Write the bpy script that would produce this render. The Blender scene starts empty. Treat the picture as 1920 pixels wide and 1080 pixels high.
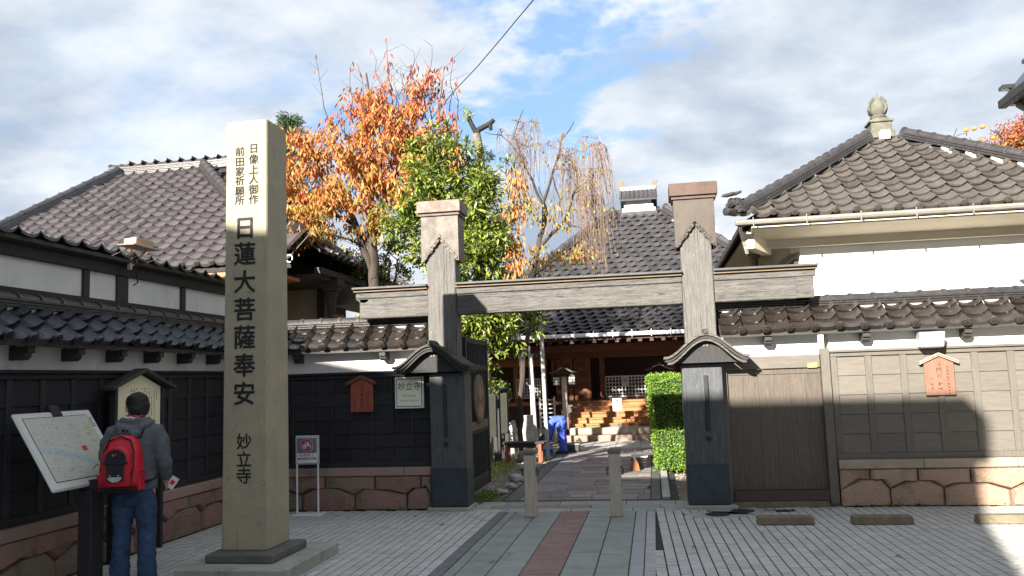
import bpy, bmesh, math, random
import numpy as np
from mathutils import Vector, Matrix, noise
rnd = random.Random(7)
SC = bpy.context.scene
COL = SC.collection
PI = math.pi

# ---------------------------------------------------------------- camera
cam = bpy.data.objects.new('camera', bpy.data.cameras.new('camera'))
COL.objects.link(cam)
r_ = Vector((0.98531629, 0.16743739, -0.03341462)); u_ = Vector((0.050962, -0.10162428, 0.99351667)); f_ = Vector((-0.1629561, 0.98063104, 0.108665))
m = Matrix.Identity(4)
for i in range(3):
    m[i][0] = r_[i]; m[i][1] = u_[i]; m[i][2] = -f_[i]
m.translation = (0, 0, 1.72)
cam.matrix_world = m
cam.data.sensor_width = 36; cam.data.lens = 1553.4 / 1920 * 36
cam.data.clip_start = 0.05; cam.data.clip_end = 2000
SC.camera = cam
SC.render.resolution_x = 1024; SC.render.resolution_y = 576

# ---------------------------------------------------------------- sun and sky
SUN_EL = math.radians(23.5)
sdir = Vector((0.41, 1.0, 0)).normalized() * math.cos(SUN_EL) + Vector((0, 0, -math.sin(SUN_EL)))
sun = bpy.data.objects.new('sun', bpy.data.lights.new('sun', 'SUN'))
COL.objects.link(sun)
sun.data.energy = 5.0; sun.data.angle = math.radians(0.53); sun.data.color = (1.0, 0.925, 0.81)
sun.matrix_world = sdir.to_track_quat('-Z', 'Y').to_matrix().to_4x4()
world = bpy.data.worlds.new('World'); SC.world = world; world.use_nodes = True
nt = world.node_tree; nt.nodes.clear()
def wn(t, **k):
    n = nt.nodes.new(t)
    for a, b in k.items(): setattr(n, a, b)
    return n
def wmath(op, a, b=None, c=None, clamp=False):
    n = wn('ShaderNodeMath', operation=op, use_clamp=clamp)
    for i, x in enumerate((a, b, c)):
        if x is None: continue
        if isinstance(x, (int, float)): n.inputs[i].default_value = x
        else: nt.links.new(x, n.inputs[i])
    return n.outputs[0]
def wmix(f, a, b):
    n = wn('ShaderNodeMix', data_type='RGBA')
    for s, x in ((n.inputs['Factor'], f), (n.inputs[6], a), (n.inputs[7], b)):
        if isinstance(x, (int, float)): s.default_value = x
        elif isinstance(x, tuple): s.default_value = (*x, 1)
        else: nt.links.new(x, s)
    return n.outputs[2]
sky = wn('ShaderNodeTexSky', sky_type='NISHITA', sun_disc=False, sun_elevation=SUN_EL, sun_rotation=math.radians(202.3))
sky.air_density = 1.0; sky.dust_density = 0.6; sky.ozone_density = 1.5
geo = wn('ShaderNodeTexCoord')
sep = wn('ShaderNodeSeparateXYZ'); nt.links.new(geo.outputs['Generated'], sep.inputs[0])
zc = wmath('ADD', wmath('MAXIMUM', sep.outputs[2], 0.0), 0.22)
comb = wn('ShaderNodeCombineXYZ')
nt.links.new(wmath('DIVIDE', sep.outputs[0], zc), comb.inputs[0]); nt.links.new(wmath('DIVIDE', sep.outputs[1], zc), comb.inputs[1])
def wnoise(scale, detail, rough, off, dist=0.0):
    mp = wn('ShaderNodeMapping'); mp.inputs['Location'].default_value = off
    nt.links.new(comb.outputs[0], mp.inputs[0])
    n = wn('ShaderNodeTexNoise'); n.inputs['Scale'].default_value = scale; n.inputs['Detail'].default_value = detail; n.inputs['Roughness'].default_value = rough; n.inputs['Distortion'].default_value = dist
    nt.links.new(mp.outputs[0], n.inputs[0]); return n.outputs[0]
def wrange(v, a, b, c=0.0, d=1.0):  # smooth ramp
    n = wn('ShaderNodeMapRange', interpolation_type='SMOOTHSTEP')
    nt.links.new(v, n.inputs[0])
    for i, x in enumerate((a, b, c, d)): n.inputs[i + 1].default_value = x
    return n.outputs[0]
n_big = wnoise(1.1, 7, 0.55, (3.1, 1.7, 0), 0.3)
n_shade = wnoise(1.5, 6, 0.5, (7.3, 4.1, 0), 0.2)
n_fine = wnoise(4.0, 6, 0.6, (1.0, 9.0, 0))
# the break in the cloud cover: a streak of open sky, frayed by the noise
sep2 = wn('ShaderNodeSeparateXYZ'); nt.links.new(comb.outputs[0], sep2.inputs[0])
w1 = wmath('MULTIPLY', wmath('SUBTRACT', wnoise(2.2, 5, 0.6, (5.0, 2.0, 0)), 0.5), 1.5)
w2 = wmath('MULTIPLY', wmath('SUBTRACT', wnoise(2.2, 5, 0.6, (1.0, 8.0, 0)), 0.5), 1.5)
gap = None
for (gx, gy, rad) in ((-0.12, 1.70, 0.36), (-0.16, 2.05, 0.30), (-0.42, 1.85, 0.34), (-0.75, 2.0, 0.22), (-0.1, 1.3, 0.4)):
    dx = wmath('ADD', wmath('SUBTRACT', sep2.outputs[0], gx), w1); dy = wmath('ADD', wmath('SUBTRACT', sep2.outputs[1], gy), w2)
    d = wmath('SQRT', wmath('ADD', wmath('MULTIPLY', dx, dx), wmath('MULTIPLY', dy, dy)))
    g = wrange(d, rad, rad*0.15)
    gap = g if gap is None else wmath('MAXIMUM', gap, g)
cover = wmath('ADD', n_big, wmath('MULTIPLY', wmath('SUBTRACT', n_fine, 0.5), 0.22))
cover = wmath('SUBTRACT', cover, wmath('MULTIPLY', gap, 0.36))
cmask = wrange(cover, 0.10, 0.42)
shade = wmath('ADD', n_shade, wmath('MULTIPLY', wmath('SUBTRACT', n_fine, 0.5), 0.22))
ccol = wmix(wrange(shade, 0.36, 0.64), (2.6, 3.15, 3.95), (5.4, 5.65, 5.95))
final = wmix(cmask, wmix(0.45, sky.outputs[0], (2.6, 4.4, 7.4)), ccol)
bg = wn('ShaderNodeBackground'); bg.inputs['Strength'].default_value = 0.05
nt.links.new(final, bg.inputs[0])
wo = wn('ShaderNodeOutputWorld'); nt.links.new(bg.outputs[0], wo.inputs[0])
SC.view_settings.view_transform = 'Standard'; SC.view_settings.look = 'None'
SC.view_settings.exposure = 1.87; SC.view_settings.gamma = 1; SC.view_settings.use_curve_mapping = False

# ---------------------------------------------------------------- helpers
WM = {}                                    # world matrix of every object, kept by hand
I4 = Matrix.Identity(4)
def T(x, y=0, z=0): return Matrix.Translation((x, y, z))
def RZ(a): return Matrix.Rotation(a, 4, 'Z')
def link(o, parent=None, Mw=None):
    Mw = Mw if Mw is not None else I4
    COL.objects.link(o); WM[o] = Mw.copy()
    if parent is not None:
        o.parent = parent; o.matrix_basis = WM[parent].inverted() @ Mw
    else:
        o.matrix_basis = Mw
    return o
def tag(o, label=None, cat=None, group=None, kind=None):
    if label: o['label'] = label
    if cat: o['category'] = cat
    if group: o['group'] = group
    if kind: o['kind'] = kind
    return o
def thing(name, label, cat, loc=(0, 0, 0), group=None, kind=None):
    o = bpy.data.objects.new(name, None); o.empty_display_size = 0.2
    link(o, None, T(*loc)); return tag(o, label, cat, group, kind)
class MB:
    def __init__(s): s.v = []; s.f = []; s.m = []
    def add(s, vs, fs, mi=0):
        b = len(s.v); s.v += [tuple(p) for p in vs]
        s.f += [tuple(b + i for i in q) for q in fs]; s.m += [mi] * len(fs); return s
    def hexa(s, p, mi=0):                  # p: 4 bottom (ccw from above) + 4 top
        return s.add(p, [(3, 2, 1, 0), (4, 5, 6, 7), (0, 1, 5, 4), (1, 2, 6, 5), (2, 3, 7, 6), (3, 0, 4, 7)], mi)
    def box(s, x0, y0, z0, x1, y1, z1, mi=0):
        return s.hexa([(x0, y0, z0), (x1, y0, z0), (x1, y1, z0), (x0, y1, z0), (x0, y0, z1), (x1, y0, z1), (x1, y1, z1), (x0, y1, z1)], mi)
    def cbox(s, c, d, mi=0): return s.box(c[0]-d[0]/2, c[1]-d[1]/2, c[2]-d[2]/2, c[0]+d[0]/2, c[1]+d[1]/2, c[2]+d[2]/2, mi)
    def prism(s, poly, a, b, axis='y', mi=0):   # polygon in the plane across axis, extruded a..b
        mk = {'y': lambda p, t: (p[0], t, p[1]), 'x': lambda p, t: (t, p[0], p[1]), 'z': lambda p, t: (p[0], p[1], t)}[axis]
        n = len(poly); vs = [mk(p, a) for p in poly] + [mk(p, b) for p in poly]
        return s.add(vs, [tuple(range(n)), tuple(range(2*n-1, n-1, -1))] + [(i, i+n, (i+1) % n + n, (i+1) % n) for i in range(n)], mi)
    def loft(s, rings, mi=0, caps=True):
        n = len(rings[0]); vs = [p for r in rings for p in r]; fs = []
        for k in range(len(rings)-1):
            for i in range(n):
                fs.append((k*n+i, k*n+(i+1) % n, (k+1)*n+(i+1) % n, (k+1)*n+i))
        if caps: fs += [tuple(range(n-1, -1, -1)), tuple(range((len(rings)-1)*n, len(rings)*n))]
        return s.add(vs, fs, mi)
    def tube(s, pts, rad, n=6, mi=0, caps=True):
        pts = [Vector(p) for p in pts]
        if isinstance(rad, (int, float)): rad = [rad]*len(pts)
        rings = []; up = None
        for k, p in enumerate(pts):
            d = (pts[min(k+1, len(pts)-1)] - pts[max(k-1, 0)])
            d = d.normalized() if d.length > 1e-9 else Vector((0, 0, 1))
            if up is None: up = Vector((1, 0, 0)) if abs(d.x) < 0.8 else Vector((0, 1, 0))
            a = d.cross(up); a = a.normalized() if a.length > 1e-6 else d.orthogonal().normalized()
            b = d.cross(a); up = -b if False else up
            rings.append([p + (a*math.cos(2*PI*i/n) + b*math.sin(2*PI*i/n))*rad[k] for i in range(n)])
        return s.loft(rings, mi, caps)
    def lathe(s, prof, c=(0, 0, 0), n=16, mi=0):
        return s.loft([[(c[0]+r*math.cos(2*PI*i/n), c[1]+r*math.sin(2*PI*i/n), c[2]+z) for i in range(n)] for r, z in prof], mi)
    def disc(s, c, r, depth, axis='y', n=14, mi=0):
        poly = [(r*math.cos(2*PI*i/n), r*math.sin(2*PI*i/n)) for i in range(n)]
        q = {'y': (c[0], c[2]), 'x': (c[1], c[2]), 'z': (c[0], c[1])}[axis]; t = {'y': c[1], 'x': c[0], 'z': c[2]}[axis]
        return s.prism([(p[0]+q[0], p[1]+q[1]) for p in poly], t-depth/2, t+depth/2, axis, mi)
    def grid(s, fn, nu, nv, mi=0):
        vs = [fn(i/nu, j/nv) for j in range(nv+1) for i in range(nu+1)]
        return s.add(vs, [(j*(nu+1)+i, j*(nu+1)+i+1, (j+1)*(nu+1)+i+1, (j+1)*(nu+1)+i) for j in range(nv) for i in range(nu)], mi)
    def put(s, other, Mx, mi=None):
        b = len(s.v); s.v += [tuple(Mx @ Vector(p)) for p in other.v]
        s.f += [tuple(b+i for i in q) for q in other.f]; s.m += other.m if mi is None else [mi]*len(other.f); return s
def to_mesh(mb, name, mats, smooth=None, bev=0.0, Mx=None, recalc=True):
    me = bpy.data.meshes.new(name)
    vs = mb.v if Mx is None else [tuple(Mx @ Vector(p)) for p in mb.v]
    me.from_pydata(vs, [], mb.f)
    for mt in (mats if isinstance(mats, (list, tuple)) else [mats]): me.materials.append(mt)
    if max(mb.m, default=0) > 0: me.polygons.foreach_set('material_index', mb.m)
    if recalc or bev:
        bm = bmesh.new(); bm.from_mesh(me)
        if recalc: bmesh.ops.recalc_face_normals(bm, faces=bm.faces)
        if bev:
            es = [e for e in bm.edges if len(e.link_faces) == 2 and e.calc_face_angle(0) > 0.6]
            bmesh.ops.bevel(bm, geom=es, offset=bev, segments=1, affect='EDGES', clamp_overlap=True)
        bm.to_mesh(me); bm.free()
    if smooth is not None:
        me.polygons.foreach_set('use_smooth', [True]*len(me.polygons))
        me.set_sharp_from_angle(angle=math.radians(smooth))
    me.update(); return me
def build(mb, name, mats, parent=None, smooth=None, bev=0.0, Mx=None, recalc=True, base=False, kind=None):
    vs = [Vector(p) if Mx is None else Mx @ Vector(p) for p in mb.v]
    lo = Vector([min(p[i] for p in vs) for i in range(3)]); hi = Vector([max(p[i] for p in vs) for i in range(3)])
    c = (lo+hi)/2
    if base or parent is None: c.z = lo.z
    Tm = Matrix.Translation(c)
    me = to_mesh(mb, name, mats, smooth, bev, Tm.inverted() @ (Mx or I4), recalc)
    o = bpy.data.objects.new(name, me); link(o, parent, Tm)
    if kind: o['kind'] = kind
    return o
def inst(name, me, parent, Mw):
    return link(bpy.data.objects.new(name, me), parent, Mw)
def frame(o, x, y, z):
    Mx = Matrix.Identity(4)
    for i in range(3): Mx[i][0] = x[i]; Mx[i][1] = y[i]; Mx[i][2] = z[i]; Mx[i][3] = o[i]
    return Mx
def text(body, name, size, loc, mat_, parent, rot=None, width=None, off=0.0, line=1.0, shear=0.0):
    c = bpy.data.curves.new('tmp', 'FONT'); c.body = body; c.size = size; c.align_x = 'CENTER'; c.align_y = 'CENTER'
    c.space_line = line; c.shear = shear; c.resolution_u = 2
    to = bpy.data.objects.new('tmp', c); m0 = bpy.data.meshes.new_from_object(to)
    b = MB()                                # heavier strokes: the outline laid down several times, a hair apart
    for k, (dx, dy) in enumerate(((0, 0), (off, 0), (-off, 0), (0, off), (0, -off)) if off else ((0, 0),)):
        b.add([(v.co.x+dx, v.co.y+dy, v.co.z+.0002*k) for v in m0.vertices], [tuple(p.vertices) for p in m0.polygons])
    bpy.data.objects.remove(to); bpy.data.meshes.remove(m0); bpy.data.curves.remove(c)
    o = bpy.data.objects.new(name, to_mesh(b, name, mat_, recalc=False))
    Rm = rot if rot is not None else Matrix.Rotation(PI/2, 4, 'X')
    sx = width if width else 1.0
    return link(o, parent, T(*loc) @ Rm @ Matrix.Diagonal((sx, 1, 1, 1)))
def strokes(mb, x, z, s, y, rr, ax=None):   # one small brushed character too far off to read
    for k in range(rr.choice((3, 4, 4, 5))):
        if rr.random() < .6:
            zz = z + s*rr.uniform(-.42, .42); w = s*rr.uniform(.25, .48); mb.box(x-w+rr.uniform(-.1, .1)*s, y, zz-s*.045, x+w, y+.0008, zz+s*.045)
        else:
            xx = x + s*rr.uniform(-.35, .35); h = s*rr.uniform(.2, .45); mb.box(xx-s*.045, y, z-h, xx+s*.045, y+.0008, z+h)

# ---------------------------------------------------------------- materials
MATS = {}
def mat(name, col, col2=None, rough=.6, scale=6., detail=5., lo=.35, hi=.65, bump=.15, bscale=30., rand=.0, spec=.4, metal=0., grime=None, st=(1, 1, 1), palette=None, trans=0., glow=None, coat=0.):
    mt = bpy.data.materials.new(name); MATS[name] = mt; mt.use_nodes = True
    t = mt.node_tree; t.nodes.clear(); L = t.links.new
    def N(ty, **k):
        n = t.nodes.new(ty)
        for a, b in k.items(): setattr(n, a, b)
        return n
    out = N('ShaderNodeOutputMaterial'); bs = N('ShaderNodeBsdfPrincipled')
    tc = N('ShaderNodeTexCoord'); oi = N('ShaderNodeObjectInfo'); gi = N('ShaderNodeNewGeometry')
    ad = N('ShaderNodeMath', operation='ADD'); L(oi.outputs['Random'], ad.inputs[0]); L(gi.outputs['Random Per Island'], ad.inputs[1])
    fr = N('ShaderNodeMath', operation='FRACT'); L(ad.outputs[0], fr.inputs[0])
    ml = N('ShaderNodeMath', operation='MULTIPLY'); L(oi.outputs['Random'], ml.inputs[0]); ml.inputs[1].default_value = 41.7
    va = N('ShaderNodeVectorMath', operation='ADD'); L(tc.outputs['Object'], va.inputs[0]); L(ml.outputs[0], va.inputs[1])
    mp = N('ShaderNodeMapping'); mp.inputs['Scale'].default_value = st; L(va.outputs[0], mp.inputs[0])
    def noise_(sc, de, vec): 
        n = N('ShaderNodeTexNoise'); n.inputs['Scale'].default_value = sc; n.inputs['Detail'].default_value = de; n.inputs['Roughness'].default_value = .6
        L(vec, n.inputs[0]); return n.outputs[0]
    def rng(v, a, b, c=0., d=1.):
        n = N('ShaderNodeMapRange'); L(v, n.inputs[0])
        for i, x in enumerate((a, b, c, d)): n.inputs[i+1].default_value = x
        return n.outputs[0]
    def mix(f, a, b):
        n = N('ShaderNodeMix', data_type='RGBA')
        for s, x in ((n.inputs['Factor'], f), (n.inputs[6], a), (n.inputs[7], b)):
            if isinstance(x, tuple): s.default_value = (*x, 1)
            elif isinstance(x, (int, float)): s.default_value = x
            else: L(x, s)
        return n.outputs[2]
    nz = noise_(scale, detail, mp.outputs[0])
    if palette:
        cr = N('ShaderNodeValToRGB'); e = cr.color_ramp.elements
        while len(e) < len(palette): e.new(.5)
        for i, (p, c) in enumerate(palette): e[i].position = p; e[i].color = (*c, 1)
        L(fr.outputs[0], cr.inputs[0]); base = cr.outputs[0]
        if col2: base = mix(rng(nz, lo, hi), base, mix(.5, base, col2))
    else:
        base = mix(rng(nz, lo, hi), col, col2 or tuple(c*.75 for c in col))
    if rand:
        hs = N('ShaderNodeHueSaturation'); L(base, hs.inputs['Color']); L(rng(fr.outputs[0], 0, 1, 1-rand, 1+rand), hs.inputs['Value']); base = hs.outputs[0]
    for g in (grime or ()):                 # (colour, scale, low, high, strength, stretch)
        m2 = N('ShaderNodeMapping'); m2.inputs['Scale'].default_value = g[5] if len(g) > 5 else (1, 1, 1); m2.inputs['Location'].default_value = (3.3, 1.1, 7.7); L(va.outputs[0], m2.inputs[0])
        base = mix(rng(noise_(g[1], 6, m2.outputs[0]), g[2], g[3], 0, g[4]), base, g[0])
    L(base, bs.inputs['Base Color'])
    bs.inputs['Roughness'].default_value = rough; bs.inputs['Metallic'].default_value = metal; bs.inputs['Specular IOR Level'].default_value = spec
    if coat: bs.inputs['Coat Weight'].default_value = coat; bs.inputs['Coat Roughness'].default_value = .2
    if rough < .9: L(rng(noise_(scale*2.3, 4, mp.outputs[0]), .3, .7, max(rough-.1, .05), min(rough+.12, 1)), bs.inputs['Roughness'])
    if bump:
        b = N('ShaderNodeBump'); b.inputs['Strength'].default_value = bump; b.inputs['Distance'].default_value = .02
        L(noise_(bscale, 6, mp.outputs[0]), b.inputs['Height']); L(b.outputs[0], bs.inputs['Normal'])
    if glow: bs.inputs['Emission Color'].default_value = (*glow[0], 1); bs.inputs['Emission Strength'].default_value = glow[1]
    if trans:
        tr = N('ShaderNodeBsdfTranslucent'); L(base, tr.inputs[0]); ms = N('ShaderNodeMixShader'); ms.inputs[0].default_value = trans
        L(bs.outputs[0], ms.inputs[1]); L(tr.outputs[0], ms.inputs[2]); L(ms.outputs[0], out.inputs[0])
    else: L(bs.outputs[0], out.inputs[0])
    return mt
LICH = (.30, .29, .26)
m_ground = mat('earth_ground', (.16, .13, .10), (.10, .085, .06), .95, 3, bump=.5, bscale=25)
m_asphalt = mat('street_asphalt', (.055, .055, .057), (.045, .045, .047), .9, 5, bump=.3, bscale=80)
m_joint = mat('dark_joint_sand', (.035, .035, .035), (.022, .022, .022), .95, 20)
m_brick = mat('grey_paving_block', (.46, .455, .445), (.39, .385, .375), .8, 25, rand=.08, bump=.2, bscale=120, grime=[((.22, .22, .20), 60, .55, .75, .4), ((.30, .29, .27), 1.3, .5, .75, .5)])
m_brickdk = mat('dark_paving_block', (.17, .175, .18), (.13, .135, .14), .8, 25, rand=.12, bump=.2, bscale=120)
m_bricklt = mat('mid_paving_block', (.40, .395, .39), (.34, .335, .33), .8, 25, rand=.1, bump=.2, bscale=120)
m_green = mat('green_tuff_slab', (.245, .265, .25), (.185, .205, .195), .62, 3.5, rand=.1, bump=.12, bscale=60, grime=[((.30, .33, .31), 5, .55, .75, .5), ((.12, .12, .10), 9, .6, .8, .5)])
m_red = mat('red_stone_slab', (.235, .148, .135), (.175, .11, .10), .65, 5, rand=.1, bump=.15, bscale=60, grime=[((.33, .22, .20), 6, .55, .75, .5), ((.10, .07, .06), 9, .62, .8, .5)])
m_granite = mat('speckled_granite', (.34, .36, .37), (.22, .23, .24), .7, 90, rand=.05, bump=.1, bscale=120)
m_path = mat('courtyard_flag', (.2, .2, .2), (.14, .13, .13), .6, 7, rand=.1, bump=.15, bscale=60, palette=[(0, (.17, .11, .105)), (.3, (.15, .135, .135)), (.6, (.21, .205, .20)), (.8, (.19, .115, .105)), (1, (.27, .26, .25))])
m_pathdk = mat('dark_path_border', (.10, .095, .095), (.075, .07, .07), .7, 9, rand=.1)
m_kerb = mat('pale_kerb_stone', (.36, .35, .32), (.27, .26, .24), .8, 9, rand=.1)
m_stoneLit = mat('lit_orange_base_stone', (.3, .16, .13), (.3, .22, .17), .85, 5, rand=.15, bump=1.3, bscale=22, palette=[(0, (.42, .24, .185)), (.35, (.36, .25, .18)), (.55, (.30, .26, .18)), (.8, (.40, .215, .17)), (1, (.34, .26, .19))], grime=[((.12, .11, .06), 3.5, .54, .7, .7), ((.52, .40, .33), 22, .58, .75, .5)])  # brighter copy of the base stone, light on the right wall in its colour
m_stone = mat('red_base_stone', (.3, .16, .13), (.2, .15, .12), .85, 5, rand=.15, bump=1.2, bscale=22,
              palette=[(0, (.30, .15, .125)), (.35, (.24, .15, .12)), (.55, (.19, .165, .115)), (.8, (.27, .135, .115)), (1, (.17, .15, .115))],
              grime=[((.10, .095, .055), 3.5, .52, .7, .75), ((.36, .24, .20), 22, .58, .75, .45)])  # same stone, darker palette kept for the shaded left walls
m_cope = mat('coping_stone', (.31, .20, .165), (.25, .19, .155), .85, 5, rand=.1, bump=.4, bscale=60, grime=[((.14, .12, .09), 7, .58, .75, .6)])
m_copeL = mat('lit_pale_coping_stone', (.38, .31, .25), (.30, .25, .20), .85, 5, rand=.1, bump=.4, bscale=60, grime=[((.14, .12, .09), 7, .58, .75, .6)])  # paler copy of the coping, sunlight on the right wall mixed into the colour
m_mortar = mat('dark_mortar', (.06, .055, .045), None, .95, 9)  # the mortar's own dark tone
m_black = mat('black_stained_board', (.016, .016, .020), (.024, .023, .026), .68, 5, rand=.25, spec=.25, bump=.25, bscale=30, st=(1, 8, 8))
m_blackv = mat('black_stained_timber', (.017, .018, .021), (.027, .026, .027), .65, 5, rand=.15, bump=.25, bscale=30, st=(8, 8, 1))
m_weath = mat('weathered_dark_board', (.135, .122, .104), (.108, .096, .083), .5, 5, rand=.08, bump=.2, bscale=30, st=(1, 8, 8))
m_weathv = mat('weathered_dark_timber', (.13, .118, .10), (.103, .092, .079), .5, 5, rand=.08, bump=.2, bscale=30, st=(8, 8, 1))
m_door = mat('brown_black_door_board', (.105, .086, .07), (.07, .057, .047), .42, 6, rand=.1, bump=.3, bscale=20, st=(9, 9, .8))
m_sillred = mat('reddish_door_sill', (.085, .045, .038), (.06, .035, .03), .5, 5, st=(1, 8, 8))
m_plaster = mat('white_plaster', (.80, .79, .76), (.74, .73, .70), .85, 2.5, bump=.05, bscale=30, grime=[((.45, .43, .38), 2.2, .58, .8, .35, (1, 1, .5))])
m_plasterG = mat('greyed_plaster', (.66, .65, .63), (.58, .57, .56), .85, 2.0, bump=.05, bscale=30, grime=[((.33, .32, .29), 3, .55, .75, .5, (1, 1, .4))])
m_cream = mat('cream_eave_plaster', (.62, .565, .44), (.57, .51, .40), .85, 3, bump=.05)
m_grey = mat('silver_weathered_timber', (.14, .134, .125), (.07, .067, .063), .68, 3.5, bump=.7, bscale=14, st=(1.2, 9, 9), lo=.3, hi=.7, grime=[((.028, .027, .025), 3.2, .55, .68, .85, (1.5, 14, 14)), ((.26, .25, .24), 7, .66, .76, .5, (1, 10, 10)), ((.02, .019, .018), 2.2, .60, .64, .85, (.5, 34, 34)), ((.03, .028, .026), 5, .70, .76, .8)])
m_greyv = mat('silver_weathered_post', (.15, .144, .135), (.088, .084, .079), .68, 3.5, bump=.7, bscale=14, st=(9, 9, 1.2), lo=.3, hi=.7, grime=[((.06, .058, .055), 3.2, .62, .74, .7, (14, 14, 1.2)), ((.42, .41, .40), 6, .66, .72, .7, (9, 9, 1.4)), ((.02, .019, .018), 2.2, .60, .64, .85, (34, 34, .5)), ((.03, .028, .026), 5, .70, .76, .8)])
m_casing = mat('worn_shaded_casing', (.045, .051, .060), (.085, .09, .094), .5, 4, bump=.4, bscale=16, st=(9, 9, 1), grime=[((.30, .31, .32), 5, .66, .74, .7, (8, 8, 1.2))])  # shade on the casing darkened into the colour; pale streaks are wear
m_iron = mat('dark_iron_plate', (.045, .062, .072), (.035, .045, .052), .5, 6, bump=.15, bscale=40, metal=.3, grime=[((.30, .31, .31), 8, .68, .76, .5, (6, 6, 1.5))])
m_tanwood = mat('fresh_tan_wood', (.17, .115, .065), (.13, .09, .052), .6, 5, st=(1, 9, 9))
m_copper = mat('aged_copper', (.072, .06, .049), (.055, .044, .036), .45, 3, bump=.05, bscale=20, metal=.2, grime=[((.10, .078, .06), 3, .5, .8, .5, (5, 5, 1)), ((.06, .045, .035), 6, .6, .8, .5, (8, 8, 1))])
m_copperR = mat('reddish_copper_lid', (.085, .053, .04), (.065, .04, .03), .45, 5, bump=.05, metal=.2, grime=[((.11, .07, .052), 6, .5, .8, .5)])
TG = [(0, (.032, .025, .022)), (.5, (.045, .036, .031)), (1, (.026, .021, .019))]
m_tileB = mat('brown_glazed_tile', (.08, .06, .05), (.03, .024, .02), .2, 12, rand=.25, bump=.12, bscale=50, palette=TG, spec=.7, coat=.3, grime=[((.14, .13, .115), 18, .6, .72, .5)])
m_tileK = mat('black_glazed_tile', (.03, .032, .038), (.022, .024, .03), .28, 12, rand=.25, bump=.08, bscale=50, spec=.6, grime=[((.12, .125, .135), 18, .64, .76, .4)])
m_tileP = mat('purple_grey_tile', (.15, .125, .12), (.115, .095, .095), .34, 8, rand=.16, bump=.08, bscale=40, palette=[(0, (.048, .044, .051)), (.5, (.074, .067, .074)), (1, (.060, .053, .057))], spec=.5, grime=[((.13, .11, .095), 12, .62, .75, .5)])
m_tileG = mat('lichen_grey_tile', (.17, .15, .13), (.12, .105, .095), .5, 9, rand=.2, bump=.2, bscale=50, palette=[(0, (.042, .038, .034)), (.5, (.070, .063, .055)), (1, (.055, .049, .043))], grime=[((.16, .145, .11), 14, .56, .72, .6), ((.03, .026, .024), 8, .6, .75, .6)])
m_tileD = mat('dark_ridge_tile', (.042, .039, .040), (.028, .026, .027), .36, 9, rand=.2, bump=.15, bscale=50, grime=[((.13, .125, .115), 16, .62, .75, .5)])
m_tileT = mat('slate_grey_small_tile', (.055, .052, .057), (.04, .038, .042), .5, 9, rand=.3, spec=.25, bump=.08, bscale=40)
m_lime = mat('white_lime_filling', (.78, .77, .74), (.66, .65, .62), .85, 9)
m_dark = mat('dark_eave_timber', (.03, .028, .027), (.045, .04, .038), .6, 5, bump=.2, st=(1, 5, 5))
m_brownw = mat('red_brown_timber', (.24, .085, .04), (.17, .06, .03), .55, 5, rand=.08, bump=.15, st=(6, 6, 1))
m_orangew = mat('orange_step_timber', (.38, .155, .055), (.30, .12, .042), .5, 4, rand=.1, bump=.12, st=(1, 8, 8))
m_deepwood = mat('deep_brown_interior', (.07, .030, .019), (.05, .023, .016), .6, 4)  # the timber's own dark brown
m_pillar = mat('yellowed_granite_monument', (.36, .32, .215), (.31, .285, .215), .8, 3.5, bump=.25, bscale=140, spec=.3, grime=[((.16, .15, .12), 70, .52, .66, .6), ((.44, .36, .19), 2.2, .5, .72, .6), ((.20, .19, .165), 4, .54, .74, .55, (4, 4, .4)), ((.12, .115, .09), 16, .64, .76, .6)])
m_pillarB = mat('dark_stone_block', (.13, .125, .11), (.09, .088, .08), .8, 6, bump=.3, bscale=60, grime=[((.24, .24, .22), 12, .6, .75, .5)])
m_plinth = mat('mossy_plinth_stone', (.33, .335, .29), (.25, .26, .22), .85, 4, bump=.3, bscale=60, grime=[((.12, .13, .08), 6, .56, .72, .7)])
m_ink = mat('black_carved_ink', (.018, .017, .016), None, .8, 20)
m_inkb = mat('faded_brown_ink', (.06, .03, .02), None, .8, 20)
m_white = mat('white_painted_metal', (.72, .73, .74), (.66, .67, .68), .45, 5)
m_alu = mat('brushed_aluminium', (.55, .56, .58), (.48, .49, .51), .4, 8, metal=.5)
m_bollard = mat('pale_weathered_bollard', (.46, .41, .34), (.37, .33, .27), .8, 4, bump=.3, bscale=20, st=(6, 6, 1), grime=[((.17, .15, .12), 5, .58, .72, .6, (6, 6, .7))])
m_bollcap = mat('dark_bollard_cap', (.17, .145, .13), (.12, .10, .09), .7, 6)
m_concrete = mat('brown_concrete', (.20, .165, .11), (.14, .115, .08), .9, 8, bump=.5, bscale=70, grime=[((.08, .075, .05), 9, .55, .7, .6)])

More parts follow.
